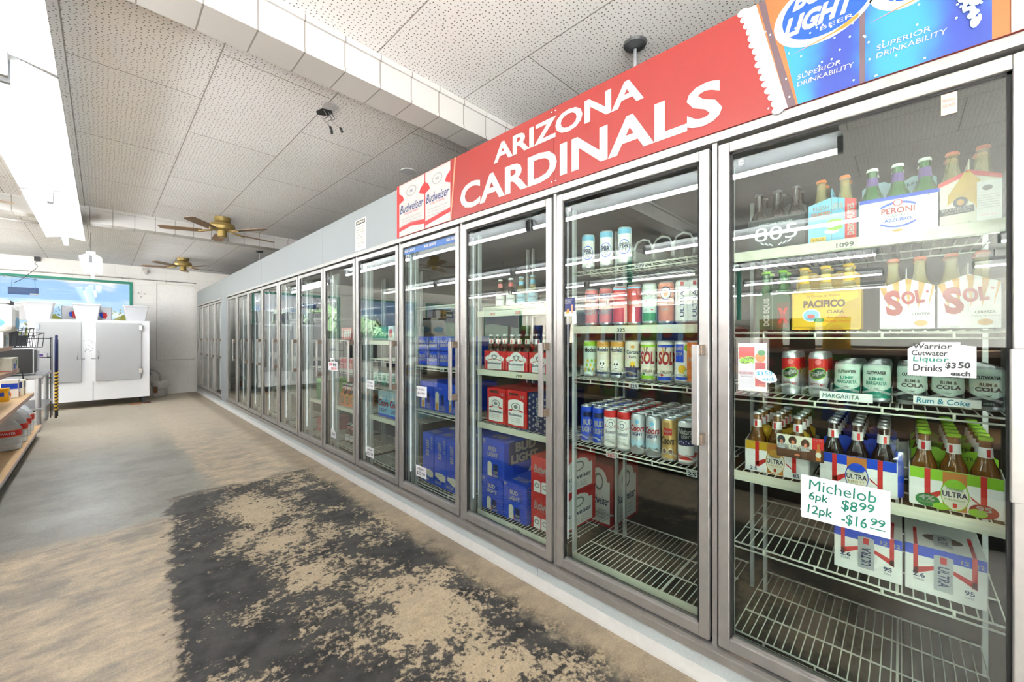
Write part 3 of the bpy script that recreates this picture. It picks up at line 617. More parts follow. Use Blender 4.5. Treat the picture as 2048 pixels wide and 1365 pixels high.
for k in range(6, 11): rack(k, [(1.5, 'wire'), (1.0, 'wire'), (.57, 'wire'), (.20, 'wire')])

# ---------------------------------------------------------------- cans
protos = {}
def lid(r, z, t):
    q = MB().lathe([(r * .78, z - .004), (r * .80, z), (r * .84, z), (r * .86, z - .003)], 'silver', 20, cap=False)
    q.add([(r * .79 * math.cos(2 * PI * i / 20), r * .79 * math.sin(2 * PI * i / 20), z - .004) for i in range(20)], [tuple(range(20))], 'silver')
    q.oval(topf(0, 0, z - .004), 0, -.006, .006, .011, 'chrome', .0008, 8)
    return q.build('lid', t)
def can(kind, r, h, bands, draw=None):
    """bands: list of (z fraction top, material)"""
    t = bpy.data.objects.new('drink_can', None); C.objects.link(t); t.empty_display_size = .03
    n = 24; q = MB(); rb = [(r * .80, 0), (r * .97, .006), (r, .013)]
    q.lathe(rb, 'silver', n)
    z = .013; zt = h - .016
    for fr_, m in bands:
        z2 = .013 + (zt - .013) * fr_; q.lathe([(r, z), (r, z2)], m, n, cap=False); z = z2
    q.lathe([(r, zt), (r * .93, h - .006)], bands[-1][1], n, cap=False); q.lathe([(r * .93, h - .006), (r * .86, h - .001), (r * .84, h)], 'silver', n, cap=False)
    if draw: draw(q, cyl(r), h, r)
    q.build('can_body', t); lid(r, h, t)
    protos[kind] = [t, 0]
    return t
def put(kind, x, y, z, label, cat, group=None, rz=0.0, name=None):
    p = protos[kind]; rz += .8 * math.atan2(y, x)
    if p[1] == 0: o = p[0]; o.location = (x, y, z); o.rotation_euler = (0, 0, rz)
    else: o = dup(p[0], (x, y, z), rz)
    p[1] += 1
    tag(o, label, cat, group); return o
def vt(q, f, t, u, v0, v1, wd, m, **k):          # vertical text reading upwards, letter height wd
    q.text(rot(f, u, v0, PI / 2), t, 0, -wd / 2, v1 - v0, wd / 2, m, **k)
def g_bud(q, f, h, r):
    xs_ = [-.9 * r + 1.8 * r * i / 10 for i in range(11)]
    q.shape(f, xs_, [h * .08] * 11, [h * (.8 - .03 * abs(i - 5) ** 1.2 * .4) for i in range(11)], 'white', .0004)
    q.oval(f, 0, h * .64, r * .62, h * .12, 'grey', .0008); q.oval(f, 0, h * .64, r * .56, h * .105, 'white', .0012); q.oval(f, 0, h * .63, r * .3, h * .06, 'navy', .0016); q.oval(f, 0, h * .63, r * .22, h * .045, 'white', .002)
    q.poly(f, [(-r * .9, h * .62), (-r * .5, h * .56), (-r * .5, h * .53), (-r * .9, h * .55)], 'red', .0009); q.poly(f, [(r * .5, h * .56), (r * .9, h * .62), (r * .9, h * .55), (r * .5, h * .53)], 'red', .0009)
    q.text(f, 'Budweiser', -r * .85, h * .38, r * .85, h * .49, 'navy', .001, .012, .25)
    for j in range(3): q.text(f, 'KING OF BEERS', -r * .55, h * (.29 - .07 * j), r * .55, h * (.32 - .07 * j), 'grey', .001)
def g_budlight(q, f, h, r):
    q.text(f, 'BUD', -r * .7, h * .48, r * .7, h * .64, 'banner_white', .001, .05); q.text(f, 'LIGHT', -r * .95, h * .29, r * .95, h * .44, 'banner_white', .001, .05)
    q.rect(f, -r * .9, h * .7, r * .9, h * .84, 'navy', .0005, 6)
def g_coors(q, f, h, r):
    xs_ = [-r * 1.2 + 2.4 * r * i / 10 for i in range(11)]
    q.shape(f, xs_, [h * .05] * 11, [h * (.36 + .05 * math.sin(i * 2.2)) for i in range(11)], 'light_blue', .0005); q.shape(f, xs_, [h * .05] * 11, [h * (.22 + .05 * math.sin(i * 1.7 + 1)) for i in range(11)], 'grey', .0009)
    q.oval(f, 0, h * .82, r * .3, h * .05, 'sky_blue', .0006)
    q.text(f, 'Coors', -r * 1.05, h * .58, r * 1.05, h * .74, 'deep_red', .001, .03, .2); q.text(f, 'LIGHT', -r * .75, h * .47, r * .75, h * .555, 'navy', .001, .03)
def g_banquet(q, f, h, r):
    q.rect(f, -r * .5, h * .62, r * .6, h * .78, 'red', .0006, 4); q.text(f, 'Banquet', -r * .45, h * .66, r * .55, h * .74, 'banner_white', .0012, .02, .2)
    q.text(f, 'Coors', -r * .9, h * .40, r * .9, h * .58, 'ink', .001, .03, .2)
    for u in (-.4, .4): q.oval(f, u * r, h * .24, r * .34, h * .075, 'cream', .0008); q.oval(f, u * r, h * .24, r * .26, h * .055, 'brown', .0012)
def g_natural(q, f, h, r):
    q.rect(f, -r * 1.2, h * .58, r * 1.2, h * .86, 'black', .0005, 8); q.text(f, 'Natural', -r * 1.0, h * .70, r * .9, h * .83, 'banner_white', .001, .03, .25); q.text(f, 'LIGHT', -r * .6, h * .61, r * .6, h * .68, 'banner_white', .001, .03)
    q.rect(f, -r * 1.2, h * .44, r * 1.2, h * .58, 'navy', .0005, 8); q.rect(f, -r * 1.2, h * .12, r * 1.2, h * .22, 'red', .0005, 8)
    for i in range(7): q.oval(f, (-.9 + .3 * i) * r, h * (.51 + .03 * (i % 2)), r * .08, h * .012, 'white', .0009, 6)
def g_modelo(q, f, h, r):
    q.text(f, 'Modelo', -r * .9, h * .70, r * .9, h * .82, 'navy', .001, .03); q.text(f, 'Especial', -r * .5, h * .62, r * .5, h * .67, 'gold', .001, 0, .3)
    q.oval(f, 0, h * .38, r * .5, h * .11, 'white', .0006); q.oval(f, 0, h * .28, r * .3, h * .06, 'white', .0006)
    for u in (-.2, .2): q.oval(f, u * r, h * .38, r * .13, h * .035, 'black', .001, 8)
    q.oval(f, 0, h * .32, r * .05, h * .015, 'black', .001, 6); q.rect(f, -r * .22, h * .255, r * .22, h * .275, 'black', .001, 3); q.rect(f, -r * 1.3, h * .1, r * 1.3, h * .16, 'navy', .0006, 8)
def g_lime_modelo(q, f, h, r):
    q.text(f, 'Modelo', -r * .9, h * .68, r * .9, h * .80, 'ink', .001, .03)
    for i in range(9): q.oval(f, (-.8 + .2 * i) * r, h * (.2 + .12 * (i % 3)), r * .16, h * .05, 'lime' if i % 2 else 'yellow', .0006 + .0002 * (i % 3), 8)
def g_corona(q, f, h, r):
    q.rect(f, -r * 1.3, h * .08, r * 1.3, h * .32, 'navy', .0005, 8); q.oval(f, 0, h * .40, r * .35, h * .08, 'yellow', .0008); q.rect(f, -r * .4, h * .30, r * .4, h * .38, 'navy', .001, 3)
    q.text(f, 'Corona', -r * .9, h * .66, r * .9, h * .76, 'navy', .001, .03); q.text(f, 'Extra', -r * .5, h * .55, r * .5, h * .62, 'navy', .001, .02); q.oval(f, 0, h * .84, r * .3, h * .04, 'gold', .0008)
    q.text(f, 'CERVEZA', -r * .6, h * .14, r * .6, h * .19, 'gold', .001)
def g_sol(c2):
    def g(q, f, h, r):
        for i in range(5): q.poly(f, [(-r * .2, h * .55), (r * (-1.1 + .5 * i), h * .90), (r * (-.85 + .5 * i), h * .90)], 'gold' if i % 2 else 'brown', .0005)
        q.rect(f, -r * 1.2, h * .06, r * 1.2, h * .14, c2, .0006, 8); q.rect(f, -r * 1.2, h * .84, r * 1.2, h * .9, c2, .0009, 8)
        q.text(f, 'SOL', -r * 1.0, h * .42, r * 1.0, h * .74, 'deep_red', .0014, .04, .1)
        q.text(f, 'CHELADA', -r * .7, h * .22, r * .7, h * .29, 'brown', .001, .02); q.oval(f, -r * .5, h * .18, r * .2, h * .03, 'red' if c2 == 'blue' else 'green', .001, 8)
    return g
def g_limerita(q, f, h, r):
    q.rect(f, -r * 1.0, h * .50, r * .1, h * .92, 'blue', .0006, 5); q.text(f, 'LIME', -r * .9, h * .78, r * .0, h * .86, 'banner_white', .0012, .03); q.text(f, 'RITA', -r * .9, h * .66, r * .0, h * .74, 'banner_white', .0012, .03)
    q.oval(f, r * .55, h * .84, r * .4, h * .08, 'lime', .0006); q.oval(f, -r * .1, h * .34, r * .5, h * .10, 'yellow', .0006); q.oval(f, r * .5, h * .26, r * .45, h * .09, 'lime', .0009); q.oval(f, r * .5, h * .26, r * .36, h * .07, 'mint', .0012); q.rect(f, -r * 1.0, h * .1, r * 1.0, h * .16, 'blue', .0006, 6)
def g_orange(q, f, h, r):
    q.text(f, '100', -r * .8, h * .52, r * .5, h * .64, 'banner_white', .001, .04); q.text(f, 'TO', -r * .4, h * .39, r * .4, h * .49, 'banner_white', .001, .04); q.oval(f, 0, h * .78, r * .6, h * .09, 'gold', .0006)
def g_mango(q, f, h, r):
    q.oval(f, 0, h * .72, r * .75, h * .16, 'navy', .0006); q.oval(f, 0, h * .72, r * .6, h * .13, 'cream', .001); q.oval(f, 0, h * .72, r * .3, h * .07, 'orange', .0014); q.text(f, 'MANGO', -r * .8, h * .42, r * .8, h * .50, 'banner_white', .001, .03); q.text(f, 'CART', -r * .6, h * .31, r * .6, h * .38, 'banner_white', .001, .03)
def g_ultra(q, f, h, r):
    vt(q, f, 'ULTRA', -r * .1, h * .15, h * .75, r * .5, 'navy', bold=.02); q.rect(f, -r * .3, h * .86, r * .1, h * .95, 'red', .0006, 3); vt(q, f, 'Michelob', -r * .75, h * .5, h * .85, r * .28, 'grey', shear=.3)
def g_dos(q, f, h, r):
    q.text(f, 'DOS EQUIS', -r * .95, h * .66, r * .95, h * .76, 'ink', .001, .02)
    for a in (-1, 1): q.poly(f, [(-r * .6 * a, h * .34), (-r * .3 * a, h * .34), (r * .6 * a, h * .58), (r * .3 * a, h * .58)][::a], 'red', .0008)
    q.rect(f, -r * 1.1, h * .08, r * 1.1, h * .28, 'green', .0006, 8)
def g_pbr(q, f, h, r):
    q.oval(f, 0, h * .45, r * .85, h * .2, 'blue', .0006); q.oval(f, 0, h * .45, r * .75, h * .175, 'white', .001); q.text(f, 'PBR', -r * .6, h * .42, r * .6, h * .56, 'navy', .0014, .04); q.text(f, 'ICE', -r * .35, h * .32, r * .35, h * .40, 'navy', .0014, .03); q.rect(f, -r * 1.1, h * .8, r * 1.1, h * .95, 'sky_blue', .0006, 8)
def g_zing(q, f, h, r):
    q.oval(rot(f, 0, h * .52, .35), 0, 0, r * .95, h * .13, 'lime', .0006); q.oval(rot(f, 0, h * .52, .35), 0, 0, r * .85, h * .105, 'dark_green', .001); q.text(rot(f, 0, h * .52, .35), 'ZingZang', -r * .75, -h * .05, r * .75, h * .06, 'banner_white', .0016, .04, .2)
    q.oval(f, 0, h * .78, r * .3, h * .06, 'pink', .0008); q.text(f, 'BLOODY MARY', -r * .8, h * .24, r * .8, h * .31, 'deep_red', .001, .02); q.text(f, 'MADE WITH VODKA', -r * .6, h * .17, r * .6, h * .2, 'ink', .001)
def g_cut(l1, l2, cb):
    def g(q, f, h, r):
        n = 10; xs_ = [-r * 1.45 + 2.9 * r * i / n for i in range(n + 1)]
        q.shape(f, xs_, [h * (.40 - .14 * (1 - abs(i / n - .5) * 2)) for i in range(n + 1)], [h * .54 for i in range(n + 1)], 'mint', .0005)
        q.text(f, 'CUTWATER', -r * .72, h * .72, r * .72, h * .80, 'ink', .001, .03)
        q.text(f, l1, -r * .5, h * .56, r * .5, h * .64, cb, .001, .03); q.text(f, l2, -r * .78, h * .44, r * .78, h * .54, cb, .001, .04)
        q.poly(f, [(-r * .22, h * .37), (0, h * .33), (r * .22, h * .37), (0, h * .35)], 'ink', .001); q.text(f, 'SPIRITS', -r * .3, h * .15, r * .3, h * .19, 'mint', .001)
    return g
can('bud', .032, .187, [(.86, 'white'), (1, 'red')], g_bud); can('budlight', .032, .187, [(1, 'blue')], g_budlight); can('coors', .032, .182, [(1, 'silver_paint')], g_coors); can('banquetcan', .032, .182, [(1, 'banquet')], g_banquet); can('natural', .032, .182, [(1, 'white')], g_natural)
can('modelo', .032, .180, [(.1, 'silver_paint'), (.9, 'cream'), (1, 'gold')], g_modelo); can('limemodelo', .032, .180, [(.92, 'mint'), (1, 'lime')], g_lime_modelo); can('corona', .032, .180, [(1, 'cream')], g_corona); can('solgreen', .032, .180, [(1, 'cream')], g_sol('lime')); can('solblue', .032, .180, [(1, 'cream')], g_sol('blue')); can('limerita', .032, .180, [(1, 'white')], g_limerita); can('orangecan', .032, .180, [(1, 'orange')], g_orange)
can('redcan', .032, .183, [(1, 'red')], lambda q, f, h, r: (q.text(f, 'Budweiser', -r * .9, h * .5, r * .9, h * .62, 'banner_white', .001, .02, .25), q.rect(f, -r * 1.2, h * .9, r * 1.2, h * .95, 'sky_blue', .0006, 8)))
can('palebud', .032, .183, [(1, 'pink')], g_budlight); can('doscan', .032, .183, [(1, 'mint')], g_dos); can('mango', .032, .183, [(1, 'salmon')], g_mango); can('ultracan', .032, .183, [(1, 'white')], g_ultra); can('pbr', .032, .175, [(1, 'white')], g_pbr)
can('zing', .0265, .152, [(.62, 'silver_paint'), (.95, 'red'), (1, 'silver')], g_zing); can('marg', .033, .121, [(.40, 'teal'), (1, 'mint')], g_cut('LIME', 'MARGARITA', 'teal')); can('rum', .033, .121, [(.40, 'dark_grey'), (1, 'mint')], g_cut('RUM &', 'COLA', 'dark_grey'))
can('cokered', .032, .12, [(1, 'pink')], lambda q, f, h, r: q.text(f, 'Cola', -r * .8, h * .4, r * .8, h * .6, 'banner_white', .001, .02, .2))

def files(kind, cols, x0, z, dx, n, what, shelf, group):
    """columns of the same can, one behind the other"""
    for y, colname, m in cols:
        for i in range(m):
            pos = 'front' if i == 0 else ORD[i]
            lb = ('%s at the front of %s' % (what, colname)) if i == 0 else ('%s, %s from the front in %s' % (what, ORD[i], colname))
            put(kind, x0 + dx * i + R.uniform(0, .002), y + R.uniform(-.001, .001), z, lb, 'can', group, R.uniform(-.25, .25))
b4 = 'the bottom can shelf'; G4 = 'tall cans on the lowest can shelf of the second door'
files('budlight', [(1.149, 'the left file', 6), (1.078, 'the second file', 5)], 1.725, .74, .069, 6, 'tall blue can', b4, G4)
protos_b = files('bud', [(1.004, 'the third file', 7), (.934, 'the fourth file', 6)], 1.712, .74, .068, 7, 'tall white can with red rim', b4, G4)
files('coors', [(.863, 'the fifth file', 7), (.791, 'the sixth file', 7)], 1.712, .74, .068, 7, 'tall silver can with red script', b4, G4)
files('banquetcan', [(.719, 'the seventh file', 6)], 1.712, .74, .068, 6, 'tall gold can with red patch', b4, G4)
files('natural', [(.648, 'the right file', 5)], 1.712, .74, .068, 5, 'tall white can with black star band', b4, G4)
G3 = 'tall cans on the third shelf of the second door'
for kd, y, wt in (('limemodelo', 1.121, 'tall pale can with lime slices'), ('modelo', 1.045, 'left tall cream can with a skull'), ('modelo', .968, 'right tall cream can with a skull'), ('corona', .892, 'tall cream can with navy bottom and gold disc'), ('solgreen', .815, 'tall cream can with red letters and green bands'), ('solblue', .738, 'tall cream can with red letters and blue bands'), ('limerita', .662, 'tall white can with blue block and limes')):
    for i in range(4):
        put(kd, 1.712 + .07 * i, y, 1.075, wt + (' at the front of the third shelf' if i == 0 else ', %s from the front of its file' % ORD[i]), 'can', G3, R.uniform(-.2, .2))
put('orangecan', 1.712, .612, 1.075, 'tall orange can partly behind the door handle', 'can', G3)
G2 = 'tall cans on the second shelf of the second door'
for kd, y, lb in (('palebud', 1.112, 'leftmost of two pale pink tall cans with white block letters'), ('palebud', 1.032, 'right one of two pale pink tall cans with white block letters'), ('redcan', .955, 'red tall can with white script next to the pale pink cans'), ('redcan', .882, 'red tall can with white script left of the green striped can'), ('doscan', .808, 'pale tall can with red cross and green foot'), ('mango', .733, 'salmon tall can with round navy badge'), ('ultracan', .659, 'white tall can with upright navy lettering'), ('ultracan', .608, 'white tall can cut off by the door frame')):
    put(kd, 1.712, y, 1.327, lb, 'can', G2)
for i, y in enumerate((1.131, 1.028, .93)):
    put('pbr', 1.712, y, 1.61, ['left', 'middle', 'right'][i] + ' of three white cans with blue tops on the highest shelf', 'can', 'white cans on the highest shelf')
def tray(y0, n, wd, z, dpt, label, arch=True):
    t = thing('shelf_divider', label, 'divider', (1.685, y0, z), group='clear plastic shelf dividers')
    for i in range(n + 1):
        MB().box(0, dpt, -i * wd - .001, -i * wd + .001, .002, .05, 'plastic').build('partition', t)
    for i in range(n):
        a = -i * wd - .004; b = -(i + 1) * wd + .004
        pts = [(-.004, a, .004), (-.004, a, .06), (-.004, a - .012, .085), (-.004, (a + b) / 2, .095), (-.004, b + .012, .085), (-.004, b, .06), (-.004, b, .004)] if arch else [(-.004, a, .028), (-.006, (a + b) / 2, .04), (-.004, b, .028)]
        MB().tube(pts, .0045, 'plastic', 6).build('front_loop', t)
tray(.955, 4, .088, 1.609, .4, 'row of empty clear plastic can dividers on the highest shelf')
tray(1.185, 8, .0735, .742, .45, 'clear plastic dividers between the tall cans of the lowest can shelf', False)
tray(1.16, 7, .0765, 1.075, .4, 'clear plastic dividers under the skull cans', False)
tray(.325, 2, .078, 1.067, .4, 'clear plastic dividers holding the red slim cans', False)
tray(.166, 5, .0725, 1.067, .4, 'clear plastic dividers holding the short mint cans', False)
# door 1, third shelf
GZ = 'short cans on the third shelf of the nearest door'
for i, y in enumerate((.284, .205)):
    for j in range(3):
        put('zing', 1.715 + .058 * j, y, 1.067, 'slim red can with green oval, %s file, %s' % (['left', 'right'][i], ['front', 'second', 'third'][j]), 'can', GZ)
for i, y in enumerate((.129, .057)):
    for j in range(6):
        put('marg', 1.72 + .069 * j, y, 1.067, 'mint can with teal foot, %s file, %s from the front' % (['left', 'right'][i], ['first', 'second', 'third', 'fourth', 'fifth', 'sixth'][j]), 'can', GZ, R.uniform(-.1, .1))
for i, y in enumerate((-.022, -.096, -.170)):
    for j in range(5):
        put('rum', 1.72 + .069 * j, y, 1.067, 'mint can with charcoal foot, %s file, %s from the front' % (['left', 'middle', 'right'][i], ['first', 'second', 'third', 'fourth', 'fifth'][j]), 'can', GZ, R.uniform(-.1, .1))
# door 3 top shelf
GT = 'drinks on the top shelf of the third door'
def bottle(kind, glass, cap, h=.215, r=.029, neck='white', stripe='red', label=None):
    t = bpy.data.objects.new('beer_bottle', None); C.objects.link(t); t.empty_display_size = .03
    k = h / .215
    MB().lathe([(r * .9, 0), (r, .006), (r, .108 * k), (r * .93, .122 * k), (r * .62, .145 * k), (r * .47, .165 * k), (.0125, .19 * k), (.0122, .203 * k), (.0135, .205 * k), (.0135, h - .004)], glass, 18).build('glass_body', t)
    q = MB(); n = 16
    q.lathe([(.0136, h - .010), (.0150, h - .0085), (.0146, h - .004), (.0125, h)], cap, 21)
    q.build('crown_cap', t)
    if neck:
        za, zb = .158 * k, .186 * k
        q = MB().lathe([(r * .525, za), (r * .465, zb)], neck, 18, cap=False)
        f = cyl(r * .50)
        if stripe: q.rect(f, -.003, za + .002, .004, zb - .004, stripe, .0012)
        q.build('neck_label', t)
    if label:
        q = MB().lathe([(r * 1.01, .03 * k), (r * 1.01, .10 * k)], label, 18, cap=False); q.text(cyl(r * 1.01), 'Budweiser', -r * .8, .06, r * .8, .075, 'navy', .0006, .01, .2); q.build('body_label', t)
    protos[kind] = [t, 0]
bottle('b_gold', 'beer_glass', 'silver'); bottle('b_blue', 'dark_glass', 'silver', neck='white'); bottle('b_lime', 'beer_glass', 'lime'); bottle('b_dos', 'green_glass', 'lime', neck=None); bottle('b_pac', 'clear_glass', 'yellow', neck='yellow', stripe=None); bottle('b_per', 'green_glass', 'white', neck='purple', stripe=None); bottle('b_ipa', 'clear_glass', 'orange', neck=None); bottle('b_est', 'clear_glass', 'salmon', neck=None); bottle('b_sol', 'clear_glass', 'salmon', neck=None); bottle('b_805', 'dark_glass', 'dark_grey', neck=None); bottle('b_bud', 'brown_glass', 'silver', neck='white'); bottle('b_redlabel', 'brown_glass', 'white', h=.19, neck='pink', stripe=None, label='white'); bottle('b_sky', 'clear_glass', 'light_blue', h=.19, neck='sky_blue', stripe=None, label='light_blue')
for i, y in enumerate((1.777, 1.685)): put('b_redlabel', 1.72, y, 1.435, ['left', 'right'][i] + ' of two bottles with white label on the sloping divider shelf', 'bottle', GT)
for i, y in enumerate((1.60, 1.51)): put('b_sky', 1.72, y, 1.435, ['left', 'right'][i] + ' of two pale blue bottles on the sloping divider shelf', 'bottle', GT)
t = thing('shelf_divider', 'cream slanted dividers between bottles on the top shelf of the third door', 'divider', (1.68, 1.63, 1.435), group='clear plastic shelf dividers')
for i in range(5):
    y = .19 - .092 * i
    MB().prism(flat((0, y, 0), (1, 0, 0), (0, 0, 1)), [(0, 0), (.05, 0), (.22, .09), (.2, .09)], .003, 'cream').build('partition', t)
MB().box(-.002, .002, -.25, .26, 0, .022, 'cream').build('front_lip', t)

# ---------------------------------------------------------------- carriers with bottles
def nick(lb):
    pre = [k for k in ('frontmost', 'second', 'third', 'behind', 'left', 'middle', 'right') if k in lb]
    for a, b in (('mustard', 'mustard carton'), ('white and blue carton', 'blue and white carton'), ('lime carton', 'lime carton'), ('navy arcs', ''), ('big red letters', 'yellow rayed carton'), ('yellow bottle picture', ''), ('light blue', ''), ('charcoal', ''), ('dark green', ''), ('yellow carton with brown', ''), ('red cartons of', 'red carton'), ('orange carton', 'orange carton')):
        if a in lb:
            if b: return ('rear' if pre[0] == 'behind' else pre[0]) + ' ' + b
            return {'navy arcs': 'white carton with navy arcs', 'yellow bottle picture': 'cream carton on the top shelf', 'light blue': 'light blue carton', 'charcoal': 'charcoal carton', 'dark green': 'dark green carton', 'yellow carton with brown': 'yellow ship badge carton'}[a]
    return lb
def carrier_side(x, y, z, w_, hf, hb, base, back, draw, label, bk, bl, rows=2, cat='carton', d=.13, n=3, group='six bottle cartons behind the glass', bx=None, skipback=False):
    """long side to the front; bottles stand inside as things of their own"""
    t = thing('bottle_carrier', label, cat, (x, y, z), group=group)
    q = MB(); q.box(0, .002, -w_ / 2, w_ / 2, 0, hf, base); q.box(d - .002, d, -w_ / 2, w_ / 2, 0, hf, base)
    q.box(.002, d - .002, -w_ / 2, w_ / 2, 0, .002, base)
    for s in (-1, 1):
        ye = s * w_ / 2
        q.prism(flat((0, ye if s < 0 else ye, 0), (1, 0, 0), (0, 0, 1)), [(.002, .002), (d - .002, .002), (d - .002, hf), (d / 2, hf * 1.12), (.002, hf)], .002 * (-1 if s < 0 else 1), base)
    if draw: draw(q, front(0), w_, hf)
    q.build('carton_body', t)
    h = MB(); hw = w_ / 2 - .003
    h.box(d / 2 - .001, d / 2 + .001, -hw, hw, .004, hb - .015, back); h.prism(front(d / 2 - .001), [(-hw, hb - .015), (hw, hb - .015), (hw - .02, hb), (.03, hb), (.02, hb - .008), (-.02, hb - .008), (-.03, hb), (-hw + .02, hb)], .002, back)
    h.text(front(d / 2 - .001), 'ULTRA' if bk.startswith('b_') and back in ('mustard', 'blue', 'lime') else 'BEER', .01, hb - .028, .05, hb - .018, 'ink', .001)
    h.build('handle_divider', t)
    for r_ in range(rows):
        for i in range(n):
            yy = y + w_ / 2 - w_ * (i + .5) / n
            put(bk, x + d * (.25 + .5 * r_), yy, z + .003, '%s, %s row %s in the %s' % (bl, ['front', 'back'][r_], (['left', 'middle', 'right'] if n == 3 else ['left', 'right'])[i], nick(label)), 'bottle', 'bottles standing in cartons', R.uniform(-.5, .5))
    return t
def g_mich(top, circle, sub, l, r_, orange=False):
    def g(q, f, w_, h):
        q.rect(f, -w_ / 2, h * .72, w_ / 2, h, top)
        for s in (-1, 1):
            q.rect(f, s * w_ * .30 - .006, h * .18, s * w_ * .30 + .006, h, 'red', .0008)
            q.poly(f, [(s * w_ * .30 - .006, h * .30), (s * w_ * .30 + .006, h * .18), (s * w_ * .16 + .004, h * .38), (s * w_ * .16, h * .47)][::1 if s > 0 else -1], 'red', .0008)
        q.rect(f, -w_ * .13, h * .02, w_ * .13, h * .98, 'amber', .0010)
        q.oval(f, 0, h * .42, w_ * .155, h * .40, circle, .0014, 18); q.oval(f, 0, h * .41, w_ * .145, h * .365, 'cream', .0018, 18); q.oval(f, 0, h * .66, w_ * .11, h * .11, circle, .0021)
        q.text(f, 'Michelob', -w_ * .09, h * .53, w_ * .09, h * .61, 'grey', .0026, 0, .3); q.text(f, 'ULTRA', -w_ * .135, h * .36, w_ * .135, h * .50, 'navy', .0026, .02); q.text(f, sub, -w_ * .11, h * .27, w_ * .11, h * .32, 'green' if top == 'lime' else 'gold', .0026)
        q.rect(f, -.004, h * .10, .004, h * .21, 'red', .0026)
        if orange:
            q.oval(f, -w_ * .3, h * .17, w_ * .14, h * .17, 'green', .0012); q.oval(f, w_ * .3, h * .14, w_ * .15, h * .17, 'deep_red', .0012); q.oval(f, w_ * .24, h * .08, w_ * .1, h * .1, 'lime', .0030); q.oval(f, -w_ * .15, h * .07, w_ * .09, h * .09, 'lime', .0028)
            q.text(f, l, -w_ * .40, h * .17, -w_ * .22, h * .30, 'banner_white', .0020, .03); q.text(f, 'ALCOHOL', -w_ * .40, h * .10, -w_ * .22, h * .15, 'banner_white', .002); q.text(f, r_, w_ * .22, h * .14, w_ * .38, h * .27, 'banner_white', .0036, .03); q.text(f, 'CALS', w_ * .24, h * .06, w_ * .34, h * .11, 'banner_white', .0036)
        else:
            q.text(f, l, -w_ * .42, h * .05, -w_ * .30, h * .16, 'navy', .0020, .02); q.text(f, r_, w_ * .28, h * .05, w_ * .38, h * .16, 'navy', .0020, .02)
    return g
zD = .773
carrier_side(1.695, .327, zD, .189, .112, .165, 'white', 'mustard', g_mich('mustard', 'gold', 'PURE GOLD', '2.5', '85'), 'white and mustard carton of bottles at the left of its shelf, frontmost', 'b_gold', 'amber bottle')
carrier_side(1.83, .327, zD, .189, .112, .165, 'white', 'mustard', None, 'white and mustard carton of bottles behind the left front one', 'b_gold', 'amber bottle')
for i in range(3):
    carrier_side(1.695 + .135 * i, .104, zD, .186, .112, .165, 'white', 'blue', g_mich('blue', 'blue', 'LIGHT', '2.6', '95') if i == 0 else None, 'white and blue carton of bottles, %s in its file' % ['frontmost', 'second', 'third'][i], 'b_blue', 'dark bottle')
for i in range(3):
    carrier_side(1.695 + .135 * i, -.108, zD, .180, .112, .165, 'white', 'lime', g_mich('lime', 'lime', 'INFUSIONS', '4%', '95', True) if i == 0 else None, 'white and lime carton of bottles, %s in its file' % ['frontmost', 'second', 'third'][i], 'b_lime', 'amber bottle with lime cap')
def g_peroni(q, f, w_, h):
    q.rect(f, -w_ / 2, h * .9, w_ / 2, h, 'blue'); q.text(f, 'PERONI', -w_ * .21, h * .52, w_ * .21, h * .68, 'deep_red', .001, .02); q.text(f, 'NASTRO', -w_ * .13, h * .42, w_ * .13, h * .49, 'grey', .001, .01); q.text(f, 'AZZURRO', -w_ * .17, h * .30, w_ * .17, h * .39, 'blue', .001, .02)
    n = 10; xs_ = [-w_ * .22 + w_ * .44 * i / n for i in range(n + 1)]; ar = [h * .10 * (1 - (2 * i / n - 1) ** 2) for i in range(n + 1)]
    q.shape(f, xs_, [h * .68 + a for a in ar], [h * .74 + a for a in ar], 'blue'); q.shape(f, xs_, [h * .24 - a for a in ar], [h * .29 - a for a in ar], 'blue'); q.oval(f, 0, h * .80, w_ * .06, h * .09, 'red', .001); q.oval(f, 0, h * .80, w_ * .045, h * .07, 'white', .0014)
    q.text(f, 'ITALIANA', -w_ * .09, h * .15, w_ * .09, h * .19, 'banner_white', .001); q.oval(f, 0, h * .06, w_ * .07, h * .03, 'gold', .001)
    q.text(f, '6', w_ * .36, h * .86, w_ * .385, h * .94, 'ink', .001)
zA = 1.590
carrier_side(1.695, .009, zA, .176, .114, .18, 'white', 'light_blue', g_peroni, 'white carton of green bottles with navy arcs on the top shelf', 'b_per', 'green bottle')
def carrier_end(x, y, z, w_, hs_, hp_, base, draw, label, bk, bl, rows=2, d=.2, stripes=None):
    t = thing('bottle_carrier', label, 'carton', (x, y, z), group='six bottle cartons behind the glass')
    pent = [(-w_ / 2, 0), (w_ / 2, 0), (w_ / 2, hs_), (0, hp_), (-w_ / 2, hs_)]
    q = MB(); q.prism(front(0), pent, .002, base); q.prism(front(d - .002), pent, .002, base)
    q.box(.002, d - .002, -w_ / 2, -w_ / 2 + .002, 0, hs_ - .01, base).box(.002, d - .002, w_ / 2 - .002, w_ / 2, 0, hs_ - .01, base).box(.002, d - .002, -w_ / 2 + .002, w_ / 2 - .002, 0, .002, base)
    q.rect(front(0), -.0006, 0, .0006, hp_, 'grey', .0003)
    if draw: draw(q, front(0), w_, hs_, hp_)
    q.build('carton_body', t)
    MB().box(.004, d - .004, -.001, .001, .004, hp_ + .03, base).build('handle_divider', t)
    for r_ in range(rows):
        for i in range(2):
            put(bk, x + .035 + .064 * r_, y + (.25 - .5 * i) * w_, z + .003, '%s, %s %s in the %s' % (bl, ['front', 'back'][r_], ['left', 'right'][i], nick(label)), 'bottle', 'bottles standing in cartons')
